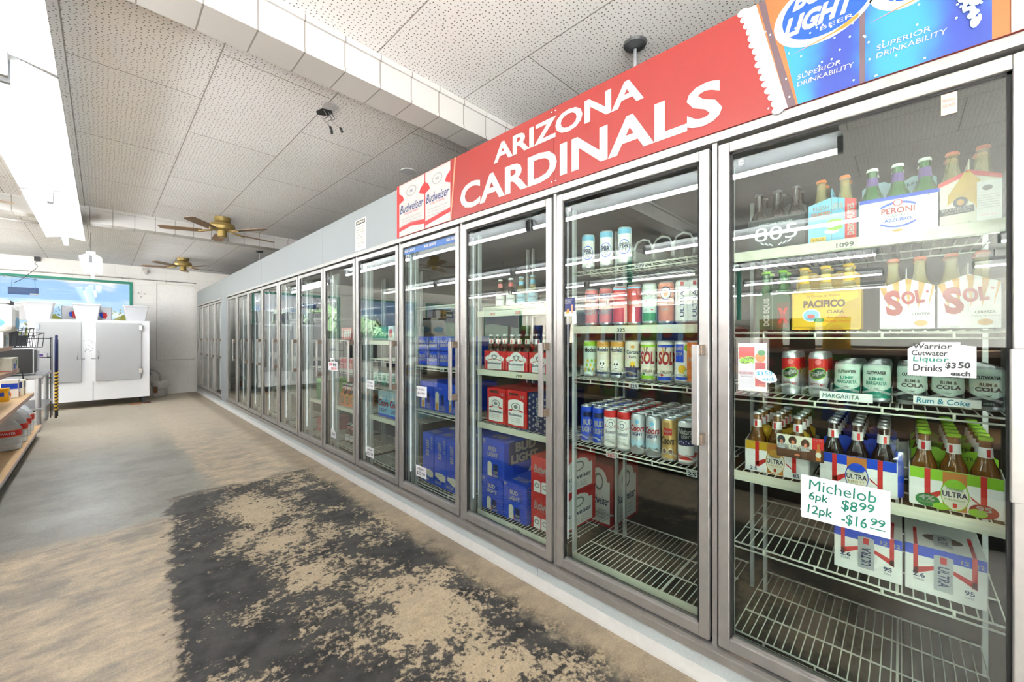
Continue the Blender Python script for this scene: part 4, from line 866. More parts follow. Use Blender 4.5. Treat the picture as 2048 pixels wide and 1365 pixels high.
def g_sol6(q, f, w_, hs_, hp_):
    for i in range(5):
        u = -w_ / 2 + w_ * i / 4.2
        hi = lambda u_: hp_ - (hp_ - hs_) * abs(u_) / (w_ / 2)
        u2 = min(u + w_ * .12, w_ / 2)
        q.poly(f, [(-w_ * .3 + .02 * i, hs_ * .45), (u2, hi(u2)), (u, hi(u))], 'gold', .0006)
    q.rect(f, -w_ / 2, 0, w_ / 2, hs_ * .30, 'white', .0008); q.poly(f, [(-w_ * .1, hs_ * .3), (w_ / 2, hs_ * .30), (w_ / 2, hs_ * .52), (w_ * .3, hs_ * .5)], 'white', .0008)
    T = rot(f, 0, hs_ * .62, .12)
    q.text(T, 'S', -w_ * .40, -hs_ * .28, -w_ * .08, hs_ * .34, 'deep_red', .0016, .05); q.text(T, 'OL', -w_ * .08, -hs_ * .05, w_ * .33, hs_ * .27, 'deep_red', .0016, .05); q.oval(T, w_ * .40, hs_ * .2, w_ * .025, hs_ * .03, 'deep_red', .0016)
    q.text(f, 'CERVEZA', w_ * .1, hs_ * .32, w_ * .42, hs_ * .38, 'ink', .0014, .02); q.text(f, 'Original de Mexico', w_ * .02, hs_ * .24, w_ * .48, hs_ * .29, 'grey', .0014, 0, .2)
    q.oval(f, w_ * .26, hs_ * .13, w_ * .12, hs_ * .07, 'gold', .0012); q.text(f, 'PRODUCT OF MEXICO', -w_ * .46, hs_ * .01, -w_ * .14, hs_ * .04, 'ink', .0014)
zB = 1.296
for y, lb in ((-.010, 'left'), (-.1335, 'right')):
    carrier_end(1.695, y, zB, .118, .126, .152, 'white', g_sol6, '%s white carton with yellow rays and big red letters' % lb, 'b_sol', 'clear bottle')
def g_est(q, f, w_, hs_, hp_):
    q.poly(f, [(-w_ / 2, hs_ - .012), (0, hp_ - .014), (w_ / 2, hs_ - .012), (w_ / 2, hs_), (0, hp_), (-w_ / 2, hs_)], 'red', .0005)
    q.poly(f, [(-w_ * .36, hs_ * .3), (.02, hs_ * .3), (.02, hs_ * .95), (0, hp_ - .003), (-.01, hp_ - .006), (-w_ * .18, hs_ * .98), (-w_ * .34, hs_ * .7)], 'mustard', .0009)
    q.oval(f, -w_ * .15, hs_ * .28, w_ * .27, hs_ * .27, 'cream', .0012); q.oval(f, -w_ * .14, hs_ * .5, w_ * .12, hs_ * .12, 'dark_grey', .0016); q.oval(f, -w_ * .14, hs_ * .5, w_ * .06, hs_ * .07, 'gold', .002, 5)
    T = rot(f, -w_ * .16, hs_ * .3, .05); q.rect(T, -w_ * .31, -hs_ * .06, w_ * .24, hs_ * .10, 'dark_grey', .0018); q.text(T, 'ESTRELLA', -w_ * .27, hs_ * .03, w_ * .2, hs_ * .09, 'banner_white', .0026, .02); q.text(T, 'JALISCO', -w_ * .24, -hs_ * .045, w_ * .17, hs_ * .015, 'banner_white', .0026, .02)
    q.rect(f, w_ * .12, 0, w_ / 2, hs_ * .9, 'white', .0013); q.oval(f, w_ * .28, hs_ * .74, w_ * .08, hs_ * .06, 'ink', .0017)
    for j in range(6): q.text(f, 'la cerveza de jalisco desde', w_ * .14, hs_ * (.56 - .055 * j), w_ * .46, hs_ * (.59 - .055 * j), 'grey', .0017)
    q.text(f, 'DESDE 1910', w_ * .16, hs_ * .12, w_ * .42, hs_ * .15, 'pink', .0017)
carrier_end(1.695, -.135, zA, .118, .123, .150, 'cream', g_est, 'cream carton with a yellow bottle picture at the top shelf right end', 'b_est', 'clear bottle with salmon cap')
def g_ipa(q, f, w_, hs_, hp_):
    q.rect(f, w_ * .27, 0, w_ / 2, hs_, 'red', .0006); q.poly(f, [(w_ * .27, hs_), (w_ / 2, hs_), (w_ * .27, hs_ + (hp_ - hs_) * .46)], 'red', .0006)
    q.text(f, 'FRESH', -w_ * .4, hs_ * .84, -w_ * .05, hs_ * .95, 'grey', .001, .02); q.text(f, 'SQUEEZED', -w_ * .44, hs_ * .69, -w_ * .03, hs_ * .79, 'orange', .001, .02); q.text(f, 'IPA', w_ * .02, hs_ * .78, w_ * .25, hs_ * .98, 'banner_white', .001, .03)
    vt(q, f, 'DESCHUTES', w_ * .39, hs_ * .1, hs_ * .9, w_ * .14, 'banner_white', bold=.03)
    for i in range(4): q.oval(f, w_ * (.0 + .07 * (i % 2)), hs_ * (.26 + .08 * i), w_ * .16, hs_ * .07, 'lime' if i % 2 else 'mint', .001 + .0003 * i, 8)
    q.rect(f, -w_ * .45, .004, -w_ * .12, hs_ * .14, 'yellow', .001); q.text(f, '6 PACK', -w_ * .4, hs_ * .04, -w_ * .16, hs_ * .11, 'ink', .0014)
carrier_end(1.695, .167, zA, .125, .128, .146, 'sky_blue', g_ipa, 'light blue carton with red edge on the top shelf', 'b_ipa', 'clear bottle with orange cap')
def g_805(q, f, w_, h):
    q.text(f, 'FIRESTONE WALKER', -w_ * .3, h * .78, w_ * .3, h * .84, 'silver', .001); q.text(f, '805', -w_ * .38, h * .28, w_ * .38, h * .72, 'silver', .001, .0)
    for s in (-1, 1):
        for j in range(3): q.oval(rot(f, s * w_ * (.08 + .08 * j), h * (.14 + .035 * j), s * .7), 0, 0, w_ * .05, h * .022, 'silver', .001, 6)
carrier_side(1.70, .327, zA, .172, .115, .17, 'dark_grey', 'dark_grey', g_805, 'charcoal carton with pale lettering at the top shelf left end', 'b_805', 'dark bottle')
def g_dosq(q, f, w_, hs_, hp_):
    vt(q, f, 'DOS EQUIS', -w_ * .16, hs_ * .12, hs_ * .95, w_ * .2, 'banner_white', bold=.04); q.rect(f, w_ * .14, hs_ * .05, w_ * .48, hs_ * .8, 'brown', .0006)
    for a in (-1, 1): q.poly(f, [(w_ * .31 - w_ * .14 * a, hs_ * .2), (w_ * .31 - w_ * .05 * a, hs_ * .2), (w_ * .31 + w_ * .14 * a, hs_ * .65), (w_ * .31 + w_ * .05 * a, hs_ * .65)][::a], 'red', .001)
carrier_end(1.70, .337, zB, .105, .122, .14, 'dark_green', g_dosq, 'dark green carton with upright white lettering', 'b_dos', 'green bottle with lime cap')
def g_pac(q, f, w_, h):
    q.rect(f, -w_ / 2, h * .04, w_ / 2, h, 'mustard', .0004); q.rect(f, -w_ * .48, h * .08, w_ * .48, h * .96, 'yellow', .0008); q.poly(f, [(w_ * .0, h * .08), (w_ * .48, h * .08), (w_ * .48, h * .8), (w_ * .3, h * .7), (w_ * .22, h * .4)], 'mustard', .0012)
    q.text(f, 'La Cerveza del Pacifico', -w_ * .26, h * .86, w_ * .22, h * .92, 'brown', .0016); q.text(f, 'PACIFICO', -w_ * .32, h * .58, w_ * .30, h * .78, 'brown', .0016, .05); q.oval(f, -w_ * .2, h * .38, w_ * .14, h * .17, 'white', .0016); q.oval(f, -w_ * .2, h * .38, w_ * .12, h * .14, 'sky_blue', .002); q.oval(f, -w_ * .2, h * .35, w_ * .06, h * .06, 'red', .0024, 6); q.oval(f, -w_ * .08, h * .25, w_ * .08, h * .06, 'green', .0022)
    q.text(f, 'CLARA', w_ * .04, h * .42, w_ * .28, h * .51, 'brown', .0018, .02); q.text(f, 'Ano de 1900', w_ * .04, h * .29, w_ * .32, h * .35, 'red', .0018); q.text(f, 'Mazatlan, Mexico', w_ * .0, h * .19, w_ * .36, h * .25, 'red', .0018); q.text(f, '100% RECYCLED CARDBOARD', -w_ * .2, h * .01, w_ * .26, h * .04, 'ink', .001)
carrier_side(1.695, .186, zB, .180, .128, .20, 'yellow', 'mustard', g_pac, 'yellow carton with brown lettering and round ship badge', 'b_pac', 'clear bottle with yellow cap')
# six packs of door three
def g_bud6(q, f, w_, h):
    q.shape(f, [-w_ * .34 + w_ * .68 * i / 10 for i in range(11)], [h * .02] * 11, [h * (.60 + .38 * (1 - abs(i / 5 - 1) ** 2.2)) for i in range(11)], 'white', .0006)
    q.poly(f, [(-w_ * .46, h * .62), (-w_ * .3, h * .78), (-w_ * .3, h * .45), (-w_ * .42, h * .48)], 'white', .0006); q.poly(f, [(w_ * .46, h * .62), (w_ * .42, h * .48), (w_ * .3, h * .45), (w_ * .3, h * .78)], 'white', .0006)
    q.poly(f, [(-w_ * .16, h * .74), (0, h * .82), (w_ * .16, h * .74), (w_ * .08, h * .56), (0, h * .5), (-w_ * .08, h * .56)][::-1], 'grey', .001); q.oval(f, 0, h * .68, w_ * .07, h * .08, 'white', .0014)
    for s in (-1, 1): q.poly(f, [(s * w_ * .10, h * .58), (s * w_ * .30, h * .52), (s * w_ * .28, h * .48), (s * w_ * .12, h * .53)][::-s], 'red', .001)
    q.text(f, 'Budweiser', -w_ * .33, h * .28, w_ * .33, h * .42, 'navy', .001, .02)
    for j in range(2): q.text(f, 'THE GREAT AMERICAN LAGER', -w_ * .25, h * (.18 - .08 * j), w_ * .25, h * (.21 - .08 * j), 'grey', .001)
    for s in (-1, 1):
        for j in range(8): q.rect(f, s * w_ * .44 - .002, h * (.06 + .06 * j), s * w_ * .44 + .002, h * (.085 + .06 * j), 'white', .001)
for i, (y, lb) in enumerate(((1.81, 'left'), (1.622, 'middle'), (1.45, 'right'))):
    carrier_side(1.70, y, 1.07, .184 if i < 2 else .14, .115, .16, 'red', 'red', g_bud6, '%s of three red cartons of bottles with white shields' % lb, 'b_bud', 'brown bottle', n=3 if i < 2 else 2)
# ---------------------------------------------------------------- closed cartons
def carton(x, y, z, w_, d, h, base, label, group=None, fr_=None, sd=None, tp=None, rz=0.0, mats=None, tilt=0.0):
    t = thing('beer_carton', label, 'carton', (x, y, z), rz, group)
    q = MB().box(0, d, -w_ / 2, w_ / 2, 0, h, base)
    o = q.build('carton_body', t, bevel=.002)
    g = MB()
    if fr_: fr_(g, front(0), w_, h)
    if sd: sd(g, side(0, -w_ / 2, 0), d, h)
    if tp: tp(g, topf(0, 0, h), w_, d)
    if g.f: g.build('printed_face', t)
    return t
def g_bud12(q, f, w_, h):
    xs_ = [-w_ * .40 + w_ * .76 * i / 8 for i in range(9)]
    q.shape(f, xs_, [h * (.05 + .02 * abs(i - 4) / 4) for i in range(9)], [h * (.70 + .06 * (1 - (i / 4 - 1) ** 2)) for i in range(9)], 'white', .0006)
    c = -w_ * .02; q.oval(f, c, h * .56, w_ * .22, h * .11, 'grey', .001); q.oval(f, c, h * .56, w_ * .18, h * .09, 'white', .0014); q.oval(f, c, h * .56, w_ * .1, h * .05, 'grey', .0018)
    for s in (-1, 1): q.poly(f, [(c + s * w_ * .14, h * .49), (c + s * w_ * .36, h * .46), (c + s * w_ * .34, h * .42), (c + s * w_ * .18, h * .44)][::-s], 'red', .001)
    q.text(f, 'Budweiser', c - w_ * .33, h * .30, c + w_ * .33, h * .38, 'navy', .001, .02)
    for j in range(3): q.text(f, 'KING OF BEERS', c - w_ * .22, h * (.235 - .05 * j), c + w_ * .22, h * (.255 - .05 * j), 'grey', .001)
    q.rect(f, -w_ * .35, h * .86, w_ * .1, h * .93, 'brown', .0006); q.text(f, '12', w_ * .2, h * .80, w_ * .38, h * .88, 'banner_white', .001, .03)
GB = 'beer cartons in the third door'
for y, lb in ((1.793, 'left'), (1.622, 'right')):
    carton(1.70, y, .740, .164, .36, .215, 'red', '%s of two tall red cartons with white shield on the third shelf' % lb, GB, g_bud12)
def g_flag(q, f, w_, h):
    for i in range(5):
        for j in range(6):
            u = -w_ * .4 + w_ * .2 * i; v = h * (.06 + .16 * j + .08 * (i % 2))
            if v < h * .97 and abs(u) + .0 < w_ * .48 and not (i == 2 and .1 < v / h < .85):
                q.add([f(u, v, .001)] + [f(u + (.011 if k % 2 == 0 else .0045) * math.sin(k * PI / 5), v + (.011 if k % 2 == 0 else .0045) * math.cos(k * PI / 5), .001) for k in range(10)], [(0, (k + 1) % 10 + 1, k + 1) for k in range(10)], 'banner_white')
    vt(q, f, 'Budweiser', 0, h * .12, h * .85, w_ * .24, 'banner_white', bold=.02, shear=.3)
carton(1.70, 1.460, .740, .140, .36, .215, 'navy', 'tall navy carton covered in white stars', GB, g_flag)
def g_bl30(q, f, w_, h):
    q.rect(f, -w_ * .3, h * .52, w_ * .28, h * .82, 'navy', .0005); q.rect(f, -w_ * .285, h * .53, w_ * .265, h * .81, 'blue', .0008)
    q.text(f, 'BUD', -w_ * .2, h * .68, w_ * .14, h * .80, 'banner_white', .0012, .05); q.text(f, 'LIGHT', -w_ * .25, h * .54, w_ * .23, h * .65, 'banner_white', .0012, .05); q.text(f, '30', -w_ * .48, h * .88, -w_ * .36, h * .97, 'banner_white', .001, .04); q.text(f, 'CANS', -w_ * .48, h * .83, -w_ * .36, h * .86, 'banner_white', .001)
    xs_ = [-w_ * .25 + w_ * .2 * i / 6 for i in range(7)]
    q.shape(f, xs_, [h * (.03 + .0 * i) for i in range(7)], [h * (.36 + .05 * math.sin(i / 6 * PI)) for i in range(7)], 'cream', .001); q.poly(f, [(-w_ * .05, h * .03), (0, h * .03), (-w_ * .05, h * .2)], 'orange', .001)
    q.rect(f, w_ * .02, h * .1, w_ * .22, h * .36, 'navy', .001, 1); q.text(f, 'BUD', w_ * .04, h * .12, w_ * .22, h * .19, 'banner_white', .0014, .04); q.text(f, 'LIGHT', w_ * .02, h * .03, w_ * .26, h * .09, 'banner_white', .0014, .04)
def g_blside(q, f, d, h):
    q.rect(f, d * .1, h * .35, d * .98, h * .92, 'navy', .0005); q.text(f, 'BUD', d * .24, h * .65, d * .7, h * .90, 'banner_white', .001, .05); q.text(f, 'LIGHT', d * .15, h * .36, d * .75, h * .60, 'banner_white', .001, .05); q.text(f, '30 CANS', d * .02, h * .94, d * .2, h * .98, 'banner_white', .001)
    q.poly(f, [(d * .5, h * .02), (d * .95, h * .02), (d * .98, h * .24), (d * .6, h * .2)], 'cream', .0008)
def g_bltop(q, f, w_, d): q.text(f, 'BUD LIGHT', -w_ * .3, d * .1, w_ * .3, d * .25, 'banner_white', .001, .04); q.poly(f, [(-w_ * .2, d * .5), (w_ * .3, d * .45), (w_ * .35, d * .6), (-w_ * .1, d * .62)], 'cream', .0008)
carton(1.70, 1.83, .186, .190, .40, .208, 'blue', 'large blue beer case at the bottom left under another blue case', GB, g_bl30, g_blside, g_bltop)
carton(1.70, 1.635, .186, .190, .40, .222, 'blue', 'large blue beer case on the bottom shelf beside the red cases', GB, g_bl30, g_blside, g_bltop)
carton(1.70, 1.822, .396, .195, .42, .240, 'blue', 'large blue beer case stacked on top of the bottom left blue case', GB, g_bl30, g_blside, g_bltop)
def g_budface(q, f, w_, h):
    q.rect(f, -w_ * .38, h * .05, w_ * .40, h * .72, 'white', .0006); q.oval(f, 0, h * .72, w_ * .3, h * .2, 'white', .001); q.oval(f, 0, h * .7, w_ * .16, h * .14, 'grey', .0014); q.oval(f, 0, h * .7, w_ * .12, h * .1, 'white', .0018)
    q.text(f, 'Budweiser', -w_ * .34, h * .34, w_ * .36, h * .48, 'navy', .0012, .02, .1)
    for j in range(3): q.text(f, 'KING OF BEERS', -w_ * .25, h * (.24 - .06 * j), w_ * .25, h * (.27 - .06 * j), 'grey', .001)
def g_budr(q, f, w_, h):
    q.text(f, 'Budweiser', -w_ * .38, h * .55, w_ * .36, h * .78, 'banner_white', .001, .03, .2); q.text(f, 'KING OF BEERS', -w_ * .15, h * .50, w_ * .25, h * .53, 'banner_white', .001)
    for u in (-.27, .02, .31):
        q.rect(f, u * w_ - w_ * .125, .004, u * w_ + w_ * .125, h * .30, 'white', .001); q.oval(f, u * w_, h * .30, w_ * .125, h * .04, 'white', .0013); q.oval(f, u * w_, h * .2, w_ * .09, h * .07, 'grey', .0018); q.oval(f, u * w_, h * .2, w_ * .06, h * .045, 'white', .002)
for z, lb in ((.186, 'red beer case at the bottom right under another red case'), (.391, 'red beer case stacked on the bottom right red case')):
    carton(1.72, 1.424, z, .20, .36, .203, 'red', lb, GB, g_budr, lambda q, f, d, h: g_budface(q, rot(f, d / 2, 0, 0), d, h))
# door 2 floor cartons at the back
GC = None
carton(2.24, 1.40, .061, .20, .34, .40, 'deep_red', 'red and white case standing dimly at the back left of the empty wire shelf', GC, g_budface, lambda q, f, d, h: g_budface(q, rot(f, d / 2, 0, 0), d, h))  # deeper red puts the darkness at the cooler's back into the colour
# door 4
GD = 'blue cartons behind the door with the blue strip'
def g_blpack(q, f, w_, h):
    q.text(f, 'BUD', -w_ * .4, h * .52, w_ * .2, h * .74, 'banner_white', .001, .05); q.text(f, 'LIGHT', -w_ * .45, h * .28, w_ * .3, h * .48, 'banner_white', .001, .05); vt(q, f, 'BUD LIGHT', w_ * .42, h * .1, h * .9, w_ * .12, 'banner_white', bold=.04)
    q.rect(f, -w_ * .5, 0, -w_ * .44, h, 'navy', .0006); q.rect(f, w_ * .30, 0, w_ * .33, h, 'navy', .0006)
for tier in range(2):
    for i, y in enumerate((2.592, 2.455, 2.318)):
        carton(1.70, y, 1.064 + .108 * tier, .134, .40, .104, 'blue', '%s blue can pack in the %s tier on the second shelf' % (['left', 'middle', 'right'][i], ['lower', 'upper'][tier]), GD, g_blpack)
def g_bl12(q, f, w_, h):
    xs_ = [-w_ * .36 + w_ * .26 * i / 6 for i in range(7)]
    q.shape(f, xs_, [h * .04] * 7, [h * (.62 + .08 * math.sin(i / 6 * PI)) for i in range(7)], 'cream', .0008); q.rect(f, -w_ * .32, h * .04, -w_ * .16, h * .3, 'gold', .0012)
    q.text(f, 'BUD', w_ * .02, h * .14, w_ * .3, h * .22, 'banner_white', .001, .04); q.text(f, 'LIGHT', w_ * .0, h * .05, w_ * .34, h * .12, 'banner_white', .001, .04); q.rect(f, w_ * .06, h * .26, w_ * .24, h * .6, 'navy', .0008); q.text(f, '12 CANS', -w_ * .3, h * .78, w_ * .1, h * .83, 'banner_white', .001)
for i, y in enumerate((2.553, 2.375, 2.235)):
    carton(1.70, y, .733, .174 if i < 2 else .10, .38, .205, 'blue', '%s of three upright blue cartons with a beer glass picture' % ['left', 'middle', 'right'][i], GD, g_bl12)
def g_bl18(q, f, w_, h):
    vt(q, f, 'BUD LIGHT', -w_ * .05, h * .55, h * .88, w_ * .3, 'banner_white', bold=.05); vt(q, f, '18 CANS', w_ * .32, h * .68, h * .95, w_ * .14, 'banner_white', bold=.03)
    q.poly(f, [(-w_ * .45, h * .20), (w_ * .1, h * .12), (w_ * .44, h * .14), (w_ * .46, h * .24), (w_ * .2, h * .28), (-w_ * .4, h * .27)], 'cream', .001); q.text(f, 'BUD LIGHT', -w_ * .45, h * .05, w_ * .1, h * .10, 'banner_white', .001, .04)
for i, y in enumerate((2.530, 2.378, 2.235)):
    carton(1.70, y, .188, .142 if i < 2 else .13, .42, .365, 'blue', '%s of three tall narrow blue cases on the bottom shelf' % ['left', 'middle', 'right'][i], GD, g_bl18, tp=g_bltop)
# door 5
GE = 'cartons behind the fifth and sixth glass doors'
def g_coors12(q, f, w_, h):
    q.poly(f, [(-w_ * .5, h * .3), (-w_ * .2, h * .95), (w_ * .05, h * .55), (w_ * .3, h * .9), (w_ * .5, h * .45), (w_ * .5, 0), (-w_ * .5, 0)], 'sky_blue', .0005); q.poly(f, [(-w_ * .35, h * .62), (-w_ * .2, h * .95), (-w_ * .05, h * .66), (-w_ * .2, h * .7)], 'white', .001)
    q.text(f, 'Coors', -w_ * .46, h * .40, w_ * .44, h * .68, 'deep_red', .0012, .04, .2); q.text(f, 'LIGHT', -w_ * .36, h * .18, w_ * .30, h * .33, 'navy', .0012, .03); q.rect(f, -w_ * .5, 0, w_ * .5, h * .10, 'blue', .001)
for i, y in enumerate((3.205, 3.01)):
    carton(1.70, y, .587, .19, .36, .215, 'light_blue', '%s pale blue carton with red script under the price note' % ['left', 'right'][i], GE, g_coors12)
carton(1.70, 3.29, 1.246, .26, .34, .115, 'teal', 'wide teal carton on the upper shelf of the fifth door', GE)
carton(1.71, 3.10, 1.246, .09, .3, .12, 'white', 'small white carton beside the wide teal carton', GE, lambda q, f, w_, h: q.oval(f, 0, h * .5, w_ * .35, h * .3, 'red'))
for i in range(5):
    put('rum' if i % 2 else 'marg', 1.72, 3.36 - .075 * i, .845, 'pale can number %s from the left on the middle shelf of the fifth door' % ['one', 'two', 'three', 'four', 'five'][i], 'can', 'cans in the farther doors')
def g_orange6(q, f, w_, hs_, hp_):
    q.oval(f, 0, hs_ * .5, w_ * .36, hs_ * .34, 'dark_grey', .0008); q.oval(f, 0, hs_ * .5, w_ * .26, hs_ * .22, 'gold', .0012); q.text(f, 'BEER', -w_ * .2, hs_ * .42, w_ * .2, hs_ * .58, 'ink', .0016, .02); q.rect(f, -w_ * .5, hs_ * .86, w_ * .5, hs_, 'gold', .0006)
for i, y in enumerate((4.06, 3.94, 3.82)):
    carrier_end(1.70, y, .582, .116, .115, .14, 'orange', g_orange6, '%s orange carton with round black badge in the sixth door' % ['left', 'middle', 'right'][i], 'b_bud', 'brown bottle', rows=1)
carton(1.70, 3.96, 1.246, .24, .3, .12, 'pink', 'pink and white can pack on the upper shelf of the sixth door', GE, lambda q, f, w_, h: [q.oval(f, -w_ * .4 + w_ * .2 * i, h * .5, w_ * .07, h * .35, 'white') for i in range(5)] and None)
for i, y in enumerate((4.08, 4.0, 3.92, 3.84)): put('cokered', 1.72, y, .945, '%s pink can on the middle shelf of the sixth door' % ['first', 'second', 'third', 'fourth'][i], 'can', 'cans in the farther doors')
for i, y in enumerate((4.02, 3.92, 3.83)): put('b_redlabel', 1.75, y, .205, '%s of three dark bottles at the foot of the sixth door' % ['left', 'middle', 'right'][i], 'bottle', 'bottles in the farther doors')
carton(1.70, 4.685, .580, .13, .3, .225, 'lime', 'bright green carton behind the seventh glass door', GE, lambda q, f, w_, h: (q.rect(f, -w_ / 2, 0, w_ / 2, h * .9, 'green'), q.text(f, 'COOL', -w_ * .3, h * .5, w_ * .3, h * .62, 'banner_white', .001, .03)) and None)
carton(1.72, 4.70, .206, .18, .3, .15, 'deep_red', 'dark red carton at the foot of the seventh glass door', GE, lambda q, f, w_, h: q.text(f, 'Cola', -w_ * .3, h * .3, w_ * .3, h * .6, 'banner_white', .001, .02, .2))
# door 1 twelve packs
def g_u12(flip):
    def g(q, f, w_, h):
        q.rect(f, -w_ / 2, h * .78, w_ / 2, h, 'blue', .0005)
        for s in (-1, 1):
            q.rect(f, s * w_ * .36 - .005, h * .38, s * w_ * .36 + .005, h, 'red', .0009)
            q.poly(f, [(s * w_ * .36 + s * .005, h * .36), (s * w_ * .36 + s * .005, h * .5), (s * w_ * .1, h * .64), (s * w_ * .1, h * .56)][::-s], 'red', .0009)
        q.rect(f, -w_ * .13, h * .14, w_ * .11, h * .86, 'silver_paint', .0013); q.oval(f, -w_ * .01, h * .86, w_ * .12, h * .03, 'silver', .0015); q.rect(f, -w_ * .05, h * .72, w_ * .03, h * .86, 'red', .0018)
        T = rot(f, -w_ * .01, h * .44, PI / 2 if not flip else -PI / 2)
        q.text(T, 'ULTRA', -h * .22, -w_ * .07, h * .2, w_ * .07, 'navy', .002, .02); q.text(T, 'Michelob', -h * .1, w_ * .075, h * .14, w_ * .10, 'grey', .002, 0, .3)
        q.text(f, '2.6', -w_ * .40, h * .32, -w_ * .24, h * .42, 'navy', .001, .02); q.text(f, 'CARBS', -w_ * .39, h * .25, -w_ * .25, h * .29, 'navy', .001); q.text(f, '95', w_ * .24, h * .22, w_ * .36, h * .32, 'navy', .001, .02); q.text(f, 'CALS', w_ * .25, h * .15, w_ * .35, h * .19, 'navy', .001); q.text(f, '12', w_ * .2, h * .81, w_ * .30, h * .90, 'banner_white', .0012, .03); q.text(f, '12', w_ * .39, h * .81, w_ * .47, h * .90, 'banner_white', .0012, .03)
    return g
def g_u12top(q, f, w_, d):
    for s in (-1, 1): q.rect(f, s * w_ * .36 - .004, 0, s * w_ * .36 + .004, d * .6, 'red', .0006)
    q.oval(f, 0, d * .35, w_ * .26, d * .12, 'brown', .0008); q.rect(f, -w_ * .12, d * .1, w_ * .12, d * .5, 'silver_paint', .0012); T = rot(f, 0, d * .3, PI / 2); q.text(T, 'ULTRA', -d * .12, -w_ * .06, d * .14, w_ * .06, 'navy', .0016, .02)
GF = 'white and blue can cases on the lowest stocked shelf'
carton(1.70, .080, .513, .162, .25, .135, 'white', 'left white and blue can case, partly behind the white price card', GF, g_u12(False), None, g_u12top)
carton(1.70, -.088, .513, .162, .25, .138, 'white', 'right white and blue can case with printed top showing', GF, g_u12(True), None, g_u12top)
t = thing('wrapped_pack', 'crumpled clear plastic wrapped blue bottle pack beside the blue carton', 'pack', (1.735, .008, zD))
q = MB()
for i in range(5):
    for j in range(7):
        pass
vs_ = []; fs_ = []
for i in range(8):
    for j in range(12):
        a = 2 * PI * j / 12; rr = (.030 + .008 * R.random()) * (1 - .04 * i)
        vs_.append((rr * math.cos(a) * .8, rr * math.sin(a), .07 + .10 * i / 7 + .006 * R.random()))
for i in range(7):
    for j in range(12): fs_.append((i * 12 + j, i * 12 + (j + 1) % 12, (i + 1) * 12 + (j + 1) % 12, (i + 1) * 12 + j))
q.add(vs_, fs_, 'sleeve'); q.build('plastic_wrap', t); MB().lathe([(.012, 0), (.014, .02), (.014, .10), (.009, .13), (.009, .14)], 'blue', 14).build('wrapped_bottle', t)

# ---------------------------------------------------------------- paper signs
def sign(name, x, y0, y1, z0, z1, lines, label, tilt=0.0, m='paper', cut=None, cat='sign'):
    """y0 = left edge in view (larger), lines: (text, u0, v0, u1, v1, mat, shear) in fractions"""
    t = thing(name, label, cat, (x, (y0 + y1) / 2, (z0 + z1) / 2), group=None)
    w_, h = y0 - y1, z1 - z0; f = front(0)
    pts = cut(w_, h) if cut else [(-w_ / 2, -h / 2), (w_ / 2, -h / 2), (w_ / 2, h / 2), (-w_ / 2, h / 2)]
    o = MB().prism(f, pts, .0006, m).build('card', t)
    g = MB()
    for l in lines:
        s_ = l[6] if len(l) > 6 else 0.0
        g.text(f, l[0], (l[1] - .5) * w_, (l[2] - .5) * h, (l[3] - .5) * w_, (l[4] - .5) * h, l[5], .0014, 0.0 if 'M' in l[0] else (l[7] if len(l) > 7 else .012), s_)
    g.build('lettering', t)
    t.rotation_euler = (tilt, 0, 0)
    return t
G_ = D + .0125
sign('price_card', G_, .231, .023, .696, .832, [('Michelob', .10, .68, .86, .92, 'green_ink', .05, .015), ('6pk', .10, .40, .33, .64, 'green_ink', .1), ('$8', .48, .36, .66, .62, 'green_ink', .1), ('99', .68, .46, .84, .64, 'green_ink', .1), ('12pk', .08, .08, .38, .34, 'green_ink', .1), ('-$16', .48, .06, .76, .32, 'green_ink', .1), ('99', .80, .20, .95, .36, 'green_ink', .1), ('_', .79, .13, .95, .15, 'green_ink')], 'large white handwritten card with green lettering and two prices')
sign('price_card', G_, -.012, -.137, 1.165, 1.257, [('Warrior', .08, .80, .66, .96, 'ink', .05,.015), ('Cutwater', .06, .60, .60, .76, 'ink', .05,.015), ('Liquor', .08, .38, .62, .57, 'green_ink', .05,.015), ('Drinks', .08, .14, .52, .34, 'ink', .05,.015), ('$3', .56, .22, .72, .42, 'ink', .1, .03), ('50', .74, .26, .92, .44, 'ink', .1, .03), ('each', .64, .04, .92, .18, 'ink', .05, .03)], 'white handwritten card listing mixed drinks, hanging in front of the mint cans', cut=lambda w_, h: [(-w_ / 2, -h / 2), (w_ / 2, -h / 2), (w_ / 2, h * .38), (w_ * .28, h * .42), (w_ * .28, h / 2), (-w_ * .28, h / 2), (-w_ / 2, h * .3)])
sign('name_card', XS - .012, .195, .064, 1.066, 1.093, [('MARGARITA', .06, .25, .76, .78, 'green_ink', .1)], 'white strip with green block lettering in front of the short mint cans', m='bright_paper')
sign('name_card', XS - .012, -.024, -.154, 1.076, 1.099, [('Rum & Coke', .05, .18, .84, .84, 'teal_ink', .1)], 'white strip with blue handwriting in front of the charcoal footed cans', m='bright_paper')
t = sign('product_card', G_, .412, .325, 1.085, 1.250, [('ZingZang', .04, .58, .58, .70, 'lime', .15, .04), ('BLOODY MARY', .06, .34, .56, .40, 'deep_red'), ('MADE WITH VODKA', .10, .28, .52, .31, 'ink')], 'printed picture card of a red topped can in a clear sleeve', m='cream')
g = MB(); f = front(-.0002); w_, h = .087, .165
g.rect(f, -w_ * .47, -h * .44, w_ * .08, h * .16, 'silver_paint', .0003); g.rect(f, -w_ * .47, h * .16, w_ * .08, h * .42, 'red', .0003); g.oval(rot(f, -w_ * .18, h * .14, .3), 0, 0, w_ * .27, h * .075, 'lime', .0005); g.oval(rot(f, -w_ * .18, h * .14, .3), 0, 0, w_ * .24, h * .06, 'dark_green', .00055)
